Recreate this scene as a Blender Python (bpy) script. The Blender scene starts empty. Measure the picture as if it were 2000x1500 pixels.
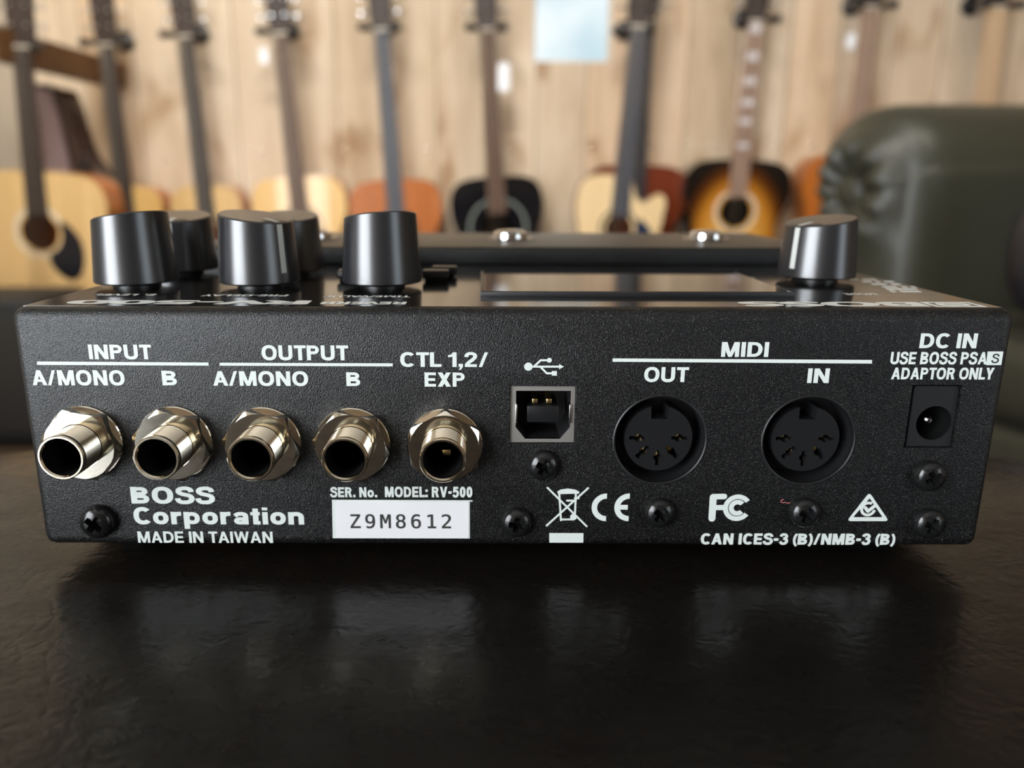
import bpy, bmesh, math, random
from mathutils import Vector, Matrix
random.seed(7)
C = bpy.context.scene.collection
S = bpy.context.scene
MM = 0.001
PI = math.pi

# ------------------------------------------------------------------ camera, light, exposure
S.view_settings.view_transform = 'Standard'
S.view_settings.look = 'None'
S.view_settings.gamma = 1
S.view_settings.use_curve_mapping = False
S.view_settings.exposure = 0.08

F_PX, CX, CY = 1509.4, 943.0, 750.0
CAM = Vector((-4.94, -128.7, 67.8)) * MM
YAW, PITCH, ROLL = -0.0009, 0.2516, 0.0019

def cam_axes():
    cy, sy, cp, sp = math.cos(YAW), math.sin(YAW), math.cos(PITCH), math.sin(PITCH)
    f = Vector((sy*cp, cy*cp, -sp)); r = Vector((cy, -sy, 0)); u = r.cross(f)
    cr, sr = math.cos(ROLL), math.sin(ROLL)
    return f, cr*r + sr*u, -sr*r + cr*u
FWD, RGT, UPV = cam_axes()

cd = bpy.data.cameras.new('camera')
cam = bpy.data.objects.new('camera', cd); C.objects.link(cam)
m = Matrix.Identity(4)
for i in range(3):
    m[i][0], m[i][1], m[i][2], m[i][3] = RGT[i], UPV[i], -FWD[i], CAM[i]
cam.matrix_world = m
cd.sensor_width = 36; cd.lens = F_PX*36/2000; cd.shift_x = (1000-CX)/2000
cd.clip_start = 0.005; cd.clip_end = 50
cd.dof.use_dof = True; cd.dof.focus_distance = 0.131; cd.dof.aperture_fstop = 12.5; cd.dof.aperture_blades = 0
S.camera = cam

W = bpy.data.worlds.new('daylight'); S.world = W; W.use_nodes = True
bg = W.node_tree.nodes['Background']; bg.inputs[0].default_value = (.72, .87, 1, 1); bg.inputs[1].default_value = 1.1

wt = W.node_tree
tc = wt.nodes.new('ShaderNodeTexCoord'); wn_ = wt.nodes.new('ShaderNodeTexNoise'); wn_.inputs['Scale'].default_value = 7; wn_.inputs['Detail'].default_value = 3
wr = wt.nodes.new('ShaderNodeValToRGB'); wr.color_ramp.elements[0].position = .35; wr.color_ramp.elements[0].color = (.55, .72, .79, 1)
wr.color_ramp.elements[1].position = .6; wr.color_ramp.elements[1].color = (.92, .98, 1, 1)
wt.links.new(tc.outputs['Generated'], wn_.inputs['Vector']); wt.links.new(wn_.outputs['Fac'], wr.inputs['Fac']); wt.links.new(wr.outputs['Color'], bg.inputs[0])
bg.inputs[1].default_value = 1.15

def area(name, loc, aim, sx, sy, power, col):
    l = bpy.data.lights.new(name, 'AREA'); l.shape = 'RECTANGLE'; l.size = sx; l.size_y = sy
    l.energy = power; l.color = col
    o = bpy.data.objects.new(name, l); C.objects.link(o); o.location = loc
    if 'ceiling' in name: l.spread = 1.8
    else: o.visible_camera = True
    o.rotation_euler = (Vector(aim)).to_track_quat('-Z', 'Y').to_euler()
    return o
XL, XR, YB, YF, ZF, ZC = -1.46, 2.60, 2.47, -3.0, -0.52, 2.0      # the room
area('shop_window_daylight', (XL-.03, -1.75, .42), (1, 0, 0), 1.96, 1.75, 180, (.90, .95, 1))
area('side_window_daylight', (XR+.03, -2.07, .42), (-1, 0, 0), 1.5, 1.5, 18, (.80, .90, 1))
area('ceiling_fill_light', (-.55, .15, ZC-.03), (-.1, 1.0, -.8), 1.2, .3, 37, (1, .95, .88))  # unseen fill without a fitting, added to light the plank wall
area('ceiling_fill_light', (1.1, .15, ZC-.03), (0, 1.0, -.8), 1.2, .3, 12, (1, .91, .80))  # weaker unseen fill, added for the right part of the wall

area('ceiling_corner_fill', (-1.0, 1.75, ZC-.03), (-.42, .30, -1), .35, .35, 5, (1, .95, .86))  # added wall-wash fill, no lamp of its own, brightens the left corner
sl = bpy.data.lights.new('sun', 'SUN'); sl.energy = 45; sl.angle = .009; sl.color = (1, .93, .82)
so = bpy.data.objects.new('sun', sl); C.objects.link(so)
so.rotation_euler = Vector((.62, -.10, -1)).to_track_quat('-Z', 'Y').to_euler()

def at(px, py, Y):
    d = FWD + RGT*((px-CX)/F_PX) - UPV*((py-CY)/F_PX)
    return CAM + d*((Y-CAM.y)/d.y)
def panel(px, py, y=0.0):
    """point of the rear panel, millimetres (x, z)"""
    p = at(px, py, y*MM)
    return p.x/MM, p.z/MM

# ------------------------------------------------------------------ materials
def mat(name, col, rough=.5, metal=0.0, spec=.5, coat=0.0, coat_rough=.1):
    m = bpy.data.materials.new(name); m.use_nodes = True
    b = m.node_tree.nodes['Principled BSDF']
    b.inputs['Base Color'].default_value = (*col, 1); b.inputs['Roughness'].default_value = rough
    b.inputs['Metallic'].default_value = metal; b.inputs['Specular IOR Level'].default_value = spec
    b.inputs['Coat Weight'].default_value = coat; b.inputs['Coat Roughness'].default_value = coat_rough
    return m
def nd(m, typ, **kw):
    n = m.node_tree.nodes.new(typ)
    for k, v in kw.items(): setattr(n, k, v)
    return n
def ln(m, a, b): m.node_tree.links.new(a, b)
def bsdf(m): return m.node_tree.nodes['Principled BSDF']
def noise(m, scale, detail=2, rough=.5, vec=None, dist=0.0):
    n = nd(m, 'ShaderNodeTexNoise'); n.inputs['Scale'].default_value = scale
    n.inputs['Detail'].default_value = detail; n.inputs['Roughness'].default_value = rough
    n.inputs['Distortion'].default_value = dist
    if vec is not None: ln(m, vec, n.inputs['Vector'])
    return n
def objco(m, scale=None):
    t = nd(m, 'ShaderNodeTexCoord')
    if scale is None: return t.outputs['Object']
    mp = nd(m, 'ShaderNodeMapping'); mp.inputs['Scale'].default_value = scale
    ln(m, t.outputs['Object'], mp.inputs['Vector']); return mp.outputs['Vector']
def bump(m, height, dist, strength=1.0, prev=None):
    b = nd(m, 'ShaderNodeBump'); b.inputs['Distance'].default_value = dist; b.inputs['Strength'].default_value = strength
    ln(m, height, b.inputs['Height'])
    if prev is not None: ln(m, prev.outputs['Normal'], b.inputs['Normal'])
    ln(m, b.outputs['Normal'], bsdf(m).inputs['Normal']); return b
def ramp(m, fac, stops):
    r = nd(m, 'ShaderNodeValToRGB'); e = r.color_ramp.elements
    while len(e) < len(stops): e.new(.5)
    for i, (p, c) in enumerate(stops):
        e[i].position = p; e[i].color = (*c, 1)
    ln(m, fac, r.inputs['Fac']); return r.outputs['Color']

POWDER = mat('black_powder_coat', (.005, .005, .0052), .33, 0, .40)
co = objco(POWDER)
n1 = noise(POWDER, 4200, 2, .6, co)
b1 = bump(POWDER, n1.outputs['Fac'], .00012, 1.0)
fl_ = noise(POWDER, 5200, 1, .5, co)
ln(POWDER, ramp(POWDER, fl_.outputs['Fac'], [(.60, (.004, .004, .0042)), (.76, (.085, .082, .078))]), bsdf(POWDER).inputs['Base Color'])
GLOSS = mat('gloss_black_plate', (.008, .008, .008), .06, 0, .6)
co = objco(GLOSS, (1, 60, 1)); n1 = noise(GLOSS, 60, 3, .6, co)
ln(GLOSS, ramp(GLOSS, n1.outputs['Fac'], [(.3, (.05,)*3), (.75, (.16,)*3)]), bsdf(GLOSS).inputs['Roughness'])
SCREEN = mat('screen_glass', (.006, .006, .008), .03, 0, .6)
INK = mat('white_ink', (.60, .645, .61), .5)
LABELW = mat('white_label_paper', (.70, .69, .70), .35)
LINEW = mat('white_pointer_paint', (.86, .88, .84), .4)
BLACKINK = mat('black_ink', (.03, .03, .03), .5)
NICKEL = mat('nickel', (.93, .87, .75), .09, 1)
NICKELD = mat('nickel_thread', (.88, .79, .63), .14, 1)
STEEL = mat('steel_shell', (.72, .70, .66), .42, 1)
BRASS = mat('brass_contact', (.85, .62, .28), .25, 1)
CHROME = mat('chrome', (.80, .80, .80), .12, 1)
SCREWM = mat('black_screw', (.008, .008, .008), .20, 0, .45)
PLASTIC = mat('black_plastic', (.012, .012, .013), .38)
PLASTICG = mat('satin_black_plastic', (.010, .010, .0105), .36, 0, .32)
VOID = mat('dark_interior', (.004, .004, .004), .8, 0, .1)
REDP = mat('red_plastic', (.30, .01, .01), .5)
KNOB = mat('knob_black', (.012, .012, .014), .29, 0, 1.0)
co = objco(KNOB, (1, 1, 1)); n1 = noise(KNOB, 3500, 2, .5, co); bump(KNOB, n1.outputs['Fac'], .000006, .6)
RUBBER = mat('black_rubber', (.01, .01, .01), .7)

LEATHER = mat('dark_leather', (.007, .0055, .0045), .24, 0, .30)
co = objco(LEATHER)
v = nd(LEATHER, 'ShaderNodeTexVoronoi', feature='DISTANCE_TO_EDGE'); v.inputs['Scale'].default_value = 330
w1 = noise(LEATHER, 60, 3, .6, co); mx = nd(LEATHER, 'ShaderNodeMixRGB'); mx.inputs[0].default_value = .012
ln(LEATHER, co, mx.inputs[1]); ln(LEATHER, w1.outputs['Color'], mx.inputs[2]); ln(LEATHER, mx.outputs[0], v.inputs['Vector'])
n2 = noise(LEATHER, 90, 6, .6, objco(LEATHER, (1, 1.7, 1)), .25)
b1 = bump(LEATHER, v.outputs['Distance'], .0004, .22)
b2 = bump(LEATHER, n2.outputs['Fac'], .0007, .30, b1)
ln(LEATHER, ramp(LEATHER, n2.outputs['Fac'], [(.3, (.22,)*3), (.75, (.34,)*3)]), bsdf(LEATHER).inputs['Roughness'])

SOFAM = mat('olive_leather', (.040, .040, .027), .40, 0, .5)
co = objco(SOFAM); n1 = noise(SOFAM, 60, 5, .6, co); bump(SOFAM, n1.outputs['Fac'], .002, .3)

def wood(name, dark, light, scale=(1, 1, .08), rough=.55, coat=0.0, ns=22):
    m = mat(name, light, rough, 0, .4, coat, .05)
    n = noise(m, ns, 6, .6, objco(m, scale), .6)
    ln(m, ramp(m, n.outputs['Fac'], [(.3, dark), (.72, light)]), bsdf(m).inputs['Base Color'])
    return m
SPRUCE = wood('spruce_top', (.62, .39, .16), (.78, .54, .25), (3, 1, .06), .3, .5)
SPRUCEP = wood('pale_spruce_top', (.76, .55, .29), (.86, .66, .39), (3, 1, .06), .3, .5)
AMBERT = wood('amber_spruce_top', (.70, .42, .13), (.82, .54, .21), (3, 1, .06), .3, .5)
MAHOG = wood('orange_mahogany', (.36, .095, .013), (.52, .16, .025), (3, 1, .06), .3, .5)
REDMAH = wood('red_mahogany', (.13, .022, .007), (.20, .040, .012), (3, 1, .06), .3, .5)
DKMAH = wood('dark_brown_mahogany', (.028, .011, .006), (.05, .020, .011), (3, 1, .06), .2, .8)
BLACKG = mat('black_lacquer', (.006, .006, .008), .12, 0, .5, .6, .04)
ROSEW = wood('rosewood', (.030, .019, .015), (.055, .036, .029), (6, 1, .08), .5)
ROSEB = wood('brown_rosewood', (.10, .055, .036), (.17, .10, .07), (6, 1, .08), .45)
GREYF = mat('grey_ebony', (.075, .085, .11), .25, 0, .7)
EBONY = mat('ebony', (.018, .016, .016), .4)
MAPLE = wood('maple_neck', (.62, .40, .22), (.72, .50, .30), (6, 1, .08), .4)
PINKB = wood('faded_rosewood', (.30, .19, .14), (.40, .27, .21), (6, 1, .08), .4)
BEAMW = wood('brown_beam_wood', (.10, .045, .014), (.19, .088, .028), (3, .1, 3), .55)
PEARL = mat('pearl', (.80, .76, .78), .2, 0, .7)
STRING = mat('steel_string', (.62, .56, .46), .3, 1)
BONE = mat('bone', (.72, .66, .54), .4)
RINGG = mat('grey_green_ring', (.20, .23, .21), .3)
PGBLACK = mat('black_pickguard', (.010, .010, .014), .15, 0, .5)
PGBLUE = mat('dark_blue_pickguard', (.018, .032, .075), .15, 0, .6)
PAPER = mat('tag_paper', (.86, .88, .92), .6)
BLKMET = mat('black_metal', (.010, .010, .012), .3, 0, .6)
NAILM = mat('nail_steel', (.70, .66, .60), .18, 1)
MAUVE_SHEEN = mat('mauve_painted_sheen', (.33, .24, .245), .3)  # glossy sheen of the dark case, put into a lighter colour
TOLEX = mat('black_vinyl', (.008, .008, .008), .6)
n1 = noise(TOLEX, 300, 3, .5, objco(TOLEX)); bump(TOLEX, n1.outputs['Fac'], .001, .5)
GRILLE = mat('grille_cloth', (.016, .014, .012), .8)
FLOORM = wood('floorboards', (.05, .033, .022), (.10, .068, .045), (1, .08, 1), .4)
CREAM = mat('cream_plaster', (.74, .69, .59), .8)
n1 = noise(CREAM, 14, 4, .6, objco(CREAM)); bump(CREAM, n1.outputs['Fac'], .003, .3)
CEILM = mat('white_ceiling', (.45, .43, .40), .8)
FRAMEW = mat('window_frame_paint', (.62, .60, .55), .5)

SUNB = mat('sunburst_top', (.6, .3, .05), .12, 0, .5, .8, .03)
t = nd(SUNB, 'ShaderNodeTexCoord'); mp = nd(SUNB, 'ShaderNodeMapping'); mp.inputs['Location'].default_value = (0, 0, -.97)
mp.inputs['Scale'].default_value = (5.0, 1, 3.6)
ln(SUNB, t.outputs['Object'], mp.inputs['Vector'])
gr = nd(SUNB, 'ShaderNodeTexGradient', gradient_type='SPHERICAL'); ln(SUNB, mp.outputs['Vector'], gr.inputs['Vector'])
ln(SUNB, ramp(SUNB, gr.outputs['Fac'], [(.16, (.012, .008, .006)), (.30, (.10, .028, .005)), (.46, (.48, .19, .02)), (.8, (.72, .40, .09))]), bsdf(SUNB).inputs['Base Color'])

def plank_material(name, axis, lo, mid, hi):
    m = mat(name, mid, .6, 0, .35)
    t = nd(m, 'ShaderNodeTexCoord'); sp = nd(m, 'ShaderNodeSeparateXYZ'); ln(m, t.outputs['Object'], sp.inputs[0])
    div = nd(m, 'ShaderNodeMath', operation='MULTIPLY'); div.inputs[1].default_value = 1/.158; ln(m, sp.outputs[axis], div.inputs[0])
    fl = nd(m, 'ShaderNodeMath', operation='FLOOR'); ln(m, div.outputs[0], fl.inputs[0])
    fr = nd(m, 'ShaderNodeMath', operation='FRACT'); ln(m, div.outputs[0], fr.inputs[0])
    wn = nd(m, 'ShaderNodeTexWhiteNoise', noise_dimensions='1D'); ln(m, fl.outputs[0], wn.inputs['W'])
    off = nd(m, 'ShaderNodeVectorMath', operation='ADD'); sc = nd(m, 'ShaderNodeVectorMath', operation='SCALE'); sc.inputs['Scale'].default_value = 9
    ln(m, wn.outputs['Color'], sc.inputs[0]); ln(m, t.outputs['Object'], off.inputs[0]); ln(m, sc.outputs[0], off.inputs[1])
    mp = nd(m, 'ShaderNodeMapping'); mp.inputs['Scale'].default_value = (1, 1, .16); ln(m, off.outputs[0], mp.inputs['Vector'])
    g = noise(m, 16, 6, .62, mp.outputs['Vector'], 1.0)
    mp2 = nd(m, 'ShaderNodeMapping'); mp2.inputs['Scale'].default_value = (1, 1, .45); ln(m, off.outputs[0], mp2.inputs['Vector'])
    kn = noise(m, 7, 2, .5, mp2.outputs['Vector'], .4)
    c1 = ramp(m, g.outputs['Fac'], [(.25, lo), (.5, mid), (.75, hi)])
    kr = ramp(m, kn.outputs['Fac'], [(.30, (.62, .50, .40)), (.42, (1, 1, 1))])
    mu = nd(m, 'ShaderNodeMixRGB', blend_type='MULTIPLY'); mu.inputs[0].default_value = 1; ln(m, c1, mu.inputs[1]); ln(m, kr, mu.inputs[2])
    tone = ramp(m, wn.outputs['Value'], [(0, (.84, .80, .74)), (.5, (1, 1, 1)), (1, (1.0, .90, .80))])
    mu2 = nd(m, 'ShaderNodeMixRGB', blend_type='MULTIPLY'); mu2.inputs[0].default_value = 1; ln(m, mu.outputs[0], mu2.inputs[1]); ln(m, tone, mu2.inputs[2])
    ga = nd(m, 'ShaderNodeMath', operation='COMPARE'); ga.inputs[1].default_value = 0; ga.inputs[2].default_value = .022; ln(m, fr.outputs[0], ga.inputs[0])
    mg = nd(m, 'ShaderNodeMixRGB'); mg.inputs[2].default_value = (.16, .10, .055, 1)
    ln(m, ga.outputs[0], mg.inputs[0]); ln(m, mu2.outputs[0], mg.inputs[1])
    ln(m, mg.outputs[0], bsdf(m).inputs['Base Color'])
    return m
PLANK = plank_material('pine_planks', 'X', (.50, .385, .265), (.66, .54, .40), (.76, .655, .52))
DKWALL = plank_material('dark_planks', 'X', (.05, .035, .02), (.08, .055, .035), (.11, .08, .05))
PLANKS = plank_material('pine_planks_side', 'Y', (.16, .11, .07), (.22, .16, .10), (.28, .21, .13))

# ------------------------------------------------------------------ mesh helpers
def link(name, me, mt=None, parent=None, smooth=None):
    if mt is not None:
        me.materials.clear(); me.materials.append(mt)
    o = bpy.data.objects.new(name, me); C.objects.link(o)
    if parent is not None: o.parent = parent
    if smooth is not None:
        me.polygons.foreach_set('use_smooth', [True]*len(me.polygons))
        me.set_sharp_from_angle(angle=math.radians(smooth))
    return o
def fin(bm, name, mt, parent=None, smooth=35, kind=None):
    bmesh.ops.recalc_face_normals(bm, faces=bm.faces)
    me = bpy.data.meshes.new(name); bm.to_mesh(me); bm.free()
    return link(name, me, mt, parent, smooth)
def tag(o, label=None, cat=None, group=None, kind=None):
    if label: o['label'] = label
    if cat: o['category'] = cat
    if group: o['group'] = group
    if kind: o['kind'] = kind
    return o
def empty(name, loc=(0, 0, 0), rot=(0, 0, 0)):
    o = bpy.data.objects.new(name, None); C.objects.link(o); o.location = loc; o.rotation_euler = rot
    o.empty_display_size = .02; return o
def add_box(bm, x0, x1, y0, y1, z0, z1, bev=0, seg=2):
    vs = [bm.verts.new((x, y, z)) for x in (x0, x1) for y in (y0, y1) for z in (z0, z1)]
    fs = [(0, 1, 3, 2), (4, 6, 7, 5), (0, 4, 5, 1), (2, 3, 7, 6), (0, 2, 6, 4), (1, 5, 7, 3)]
    faces = [bm.faces.new([vs[i] for i in f]) for f in fs]
    if bev:
        ed = list({e for f in faces for e in f.edges})
        bmesh.ops.bevel(bm, geom=ed, offset=bev, segments=seg, profile=.5, affect='EDGES')
    return vs
def box(name, x0, x1, y0, y1, z0, z1, mt, parent=None, bev=0, seg=2, smooth=35):
    bm = bmesh.new(); add_box(bm, x0, x1, y0, y1, z0, z1, bev, seg)
    return fin(bm, name, mt, parent, smooth)
def add_lathe(bm, prof, n=48, org=(0, 0, 0), axis='Z', close=False):
    """prof: list of (r, h); axis Z -> h along +z, axis Y -> h along -y (out of the panel)"""
    rings = []
    o = Vector(org)
    for r, h in prof:
        if r < 1e-9:
            p = Vector((0, 0, h)) if axis == 'Z' else Vector((0, -h, 0))
            rings.append([bm.verts.new(o+p)]); continue
        ring = []
        for i in range(n):
            a = 2*PI*i/n
            p = Vector((r*math.cos(a), r*math.sin(a), h)) if axis == 'Z' else Vector((r*math.cos(a), -h, r*math.sin(a)))
            ring.append(bm.verts.new(o+p))
        rings.append(ring)
    pairs = list(zip(rings, rings[1:]))
    if close: pairs.append((rings[-1], rings[0]))
    for a, b in pairs:
        for i in range(n):
            j = (i+1) % n
            if len(a) == 1 and len(b) == 1: continue
            if len(a) == 1: bm.faces.new((a[0], b[i], b[j]))
            elif len(b) == 1: bm.faces.new((a[i], a[j], b[0]))
            else: bm.faces.new((a[i], a[j], b[j], b[i]))
def lathe(name, prof, mt, parent=None, n=48, org=(0, 0, 0), axis='Z', close=False, smooth=35):
    bm = bmesh.new(); add_lathe(bm, prof, n, org, axis, close)
    return fin(bm, name, mt, parent, smooth)
def add_tube(bm, pts, r, n=10, cap=True):
    pts = [Vector(p) for p in pts]; rings = []
    rr = r if isinstance(r, (list, tuple)) else [r]*len(pts)
    for i, p in enumerate(pts):
        d = (pts[min(i+1, len(pts)-1)] - pts[max(i-1, 0)]).normalized()
        u = d.orthogonal().normalized() if i == 0 else (u - d*u.dot(d)).normalized()
        v = d.cross(u)
        rings.append([bm.verts.new(p + (u*math.cos(2*PI*k/n) + v*math.sin(2*PI*k/n))*rr[i]) for k in range(n)])
    for a, b in zip(rings, rings[1:]):
        for k in range(n):
            bm.faces.new((a[k], a[(k+1) % n], b[(k+1) % n], b[k]))
    if cap:
        bm.faces.new(rings[0]); bm.faces.new(rings[-1])
def tube(name, pts, r, mt, parent=None, n=10, smooth=40):
    bm = bmesh.new(); add_tube(bm, pts, r, n); return fin(bm, name, mt, parent, smooth)
def fill2d(loops, thick, y_front):
    """filled outline in the XZ plane; holes by even-odd; from y_front back to y_front+thick"""
    c = bpy.data.curves.new('outline', 'CURVE'); c.dimensions = '2D'; c.fill_mode = 'BOTH'; c.extrude = thick/2
    for L in loops:
        s = c.splines.new('POLY'); s.points.add(len(L)-1)
        for i, q in enumerate(L): s.points[i].co = (q[0], q[1], 0, 1)
        s.use_cyclic_u = True
    o = bpy.data.objects.new('outline', c); me = bpy.data.meshes.new_from_object(o)
    bpy.data.objects.remove(o); bpy.data.curves.remove(c)
    for v in me.vertices: v.co = (v.co.x, y_front + thick/2 - v.co.z, v.co.y)
    return me
def circ(cx, cz, r, n=40, a0=0, a1=2*PI, close=True):
    k = n if close else n+1
    return [(cx + r*math.cos(a0+(a1-a0)*i/n), cz + r*math.sin(a0+(a1-a0)*i/n)) for i in range(k)]
def spline(pts, n=8):
    out = []
    P = [Vector(p) for p in pts]
    for i in range(len(P)-1):
        p0 = P[max(i-1, 0)]; p1 = P[i]; p2 = P[i+1]; p3 = P[min(i+2, len(P)-1)]
        for k in range(n):
            t = k/n
            out.append(.5*((2*p1) + (p2-p0)*t + (2*p0-5*p1+4*p2-p3)*t*t + (3*p1-p0-3*p2+p3)*t**3))
    out.append(P[-1]); return out

# ------------------------------------------------------------------ the room
def struct(o): o['kind'] = 'structure'; return o
T = .12
struct(box('floor', XL-T, XR+T, YF-T, YB+T, ZF-.06, ZF, FLOORM))
struct(box('ceiling', XL-T, XR+T, YF-T, YB+T, ZC, ZC+.06, CEILM))
# plank wall with a small window opening
a = at(1040, 121, YB); b = at(1207, -190, YB)
wx0, wx1, wz0, wz1 = a.x, b.x, a.z, b.z
def wall_with_hole(name, axis, c0, c1, u0, u1, z0, z1, h, mt):
    """a wall slab between c0 and c1 across, u0..u1 along, with one opening h = (u0, u1, z0, z1)"""
    bm = bmesh.new()
    if axis == 'X':
        me = fill2d([[(u0, z0), (u1, z0), (u1, z1), (u0, z1)], [(h[0], h[2]), (h[1], h[2]), (h[1], h[3]), (h[0], h[3])]], c1-c0, c0)
    else:
        me = fill2d([[(u0, z0), (u1, z0), (u1, z1), (u0, z1)], [(h[0], h[2]), (h[1], h[2]), (h[1], h[3]), (h[0], h[3])]], c1-c0, 0)
        for v in me.vertices: v.co = (c0 + v.co.y, v.co.x, v.co.z)
    bm.from_mesh(me); return struct(fin(bm, name, mt))
wall_with_hole('wall_back', 'X', YB, YB+T, XL-T, XR+T, ZF, ZC, (wx0, wx1, wz0, wz1), PLANK)
wall_with_hole('wall_left', 'Y', XL-T, XL, YF, YB, ZF, ZC, (-2.75, -.75, ZF+.06, 1.30), CREAM)
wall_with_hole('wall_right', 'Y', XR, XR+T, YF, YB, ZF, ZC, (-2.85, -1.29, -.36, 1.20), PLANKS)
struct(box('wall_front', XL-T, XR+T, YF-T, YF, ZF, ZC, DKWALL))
struct(box('baseboard_back', XL, XR, YB-.018, YB, ZF, ZF+.11, BEAMW))

GLASS = bpy.data.materials.new('window_glass'); GLASS.use_nodes = True
nt = GLASS.node_tree; nt.nodes.clear()
out = nt.nodes.new('ShaderNodeOutputMaterial'); tr = nt.nodes.new('ShaderNodeBsdfTransparent'); gl = nt.nodes.new('ShaderNodeBsdfGlossy')
gl.inputs['Roughness'].default_value = .02; mixs = nt.nodes.new('ShaderNodeMixShader'); mixs.inputs[0].default_value = .06
nt.links.new(tr.outputs[0], mixs.inputs[1]); nt.links.new(gl.outputs[0], mixs.inputs[2]); nt.links.new(mixs.outputs[0], out.inputs[0])

def window(name, axis, c, u0, u1, z0, z1, bars, fw):
    fr = lambda a0, a1, b0, b1: None
    bm = bmesh.new()
    def bar(a0, a1, b0, b1, d=.03):
        if axis == 'X': add_box(bm, a0, a1, c-d/2, c+d/2, b0, b1)
        else: add_box(bm, c-d/2, c+d/2, a0, a1, b0, b1)
    bar(u0, u0+fw, z0, z1); bar(u1-fw, u1, z0, z1); bar(u0+fw, u1-fw, z0, z0+fw); bar(u0+fw, u1-fw, z1-fw, z1)
    for k in range(1, bars+1):
        q = u0 + (u1-u0)*k/(bars+1); bar(q-fw/2, q+fw/2, z0+fw, z1-fw)
    r = struct(fin(bm, name, FRAMEW))
    bm = bmesh.new()
    if axis == 'X': add_box(bm, u0+fw*.5, u1-fw*.5, c-.002, c+.002, z0+fw*.5, z1-fw*.5)
    else: add_box(bm, c-.002, c+.002, u0+fw*.5, u1-fw*.5, z0+fw*.5, z1-fw*.5)
    fin(bm, 'pane', GLASS, r)
window('window_1', 'X', YB+.05, wx0, wx1, wz0, wz1, 0, .008)
window('window_2', 'Y', XL-.02, -2.75, -.75, ZF+.06, 1.30, 1, .05)
window('window_3', 'Y', XR+.02, -2.85, -1.29, -.36, 1.20, 1, .05)

# ------------------------------------------------------------------ leather stool
stool = empty('leather_stool', (0, -.15, ZF))
tag(stool, 'large round stool with glossy dark brown leather top under the black pedal', 'stool')
H0 = -ZF
prof = [(0, H0)]
for i in range(1, 41):
    r = .285*i/40; z = 0 if r < .2 else -.012*((r-.2)/.085)**2
    prof.append((r, H0+z))
for i in range(1, 13):
    q = PI/2*i/12*1.1
    prof.append((.285 + .035*math.sin(q), H0-.012-.035*(1-math.cos(q))*1.2 - .006*i/12))
prof += [(.322, H0-.09), (.318, H0-.12), (.31, H0-.13), (.0, H0-.13)]
lathe('cushion', prof, LEATHER, stool, 96, smooth=50)
lathe('seam_piping', [(.3215+.004*math.cos(q), H0-.085+.004*math.sin(q)) for q in [2*PI*k/8 for k in range(8)]], LEATHER, stool, 96, close=True)
lathe('base_frame', [(0, H0-.131), (.30, H0-.131), (.30, H0-.18), (0, H0-.18)], BEAMW, stool, 64)
for k in range(4):
    q = PI/4 + k*PI/2
    tube('leg', [(.25*math.cos(q), .25*math.sin(q), H0-.18), (.27*math.cos(q), .27*math.sin(q), .0)], [.022, .014], BEAMW, stool, 14)

# ------------------------------------------------------------------ effects pedal
pedal = empty('effects_pedal', (0, .069, 0))
tag(pedal, 'black multi-effects pedal seen from its socket side, standing on the leather stool', 'effects pedal')
PB = Vector((0, .069, 0))
def shift(o):
    me = o.data
    me.transform(Matrix.Translation(-PB)); return o
def part(o, parent=None):
    shift(o); o.parent = parent or pedal; return o
ZT, ZB0 = 47.75, 4.0

# chassis with the real recesses
bm = bmesh.new(); add_box(bm, -.085, .085, 0, .138, ZB0*MM, ZT*MM, .0021, 5)
chassis = fin(bm, 'chassis', POWDER)
JACKS = [(168, 862.5), (343, 863.5), (516, 865), (689, 866.5), (869, 868)]
JP = [panel(*q) for q in JACKS]
DIN = [panel(1289, 860), panel(1578.6, 861)]
def prect(x0, y0, x1, y1):
    a = panel(x0, y1); b = panel(x1, y0); return a[0], b[0], a[1], b[1]
ua = panel(994.5, 867); ub = panel(1126, 754.5)
USB = (ua[0], ub[0], ua[1], ub[1])
da = panel(1767, 874.5); db = panel(1886, 752)
DC = (da[0]-.2, db[0]-.5, da[1], db[1])
bm = bmesh.new()
for x, z in JP: add_lathe(bm, [(0, -.016), (.0033, -.016), (.0033, .002), (0, .002)], 32, (x*MM, 0, z*MM), 'Y')
for x, z in DIN: add_lathe(bm, [(0, -.010), (.0080, -.010), (.0080, .002), (0, .002)], 64, (x*MM, 0, z*MM), 'Y')
for q, d in ((USB, .012), (DC, .012)):
    add_box(bm, q[0]*MM, q[1]*MM, -.002, d, q[2]*MM, q[3]*MM)
cut = fin(bm, 'cut', VOID)
md = chassis.modifiers.new('b', 'BOOLEAN'); md.object = cut; md.operation = 'DIFFERENCE'; md.solver = 'EXACT'
bpy.context.view_layer.update()
me = bpy.data.meshes.new_from_object(chassis.evaluated_get(bpy.context.evaluated_depsgraph_get()))
bpy.data.objects.remove(chassis); bpy.data.objects.remove(cut)
chassis = part(link('chassis', me, POWDER, None, 30))

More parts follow.
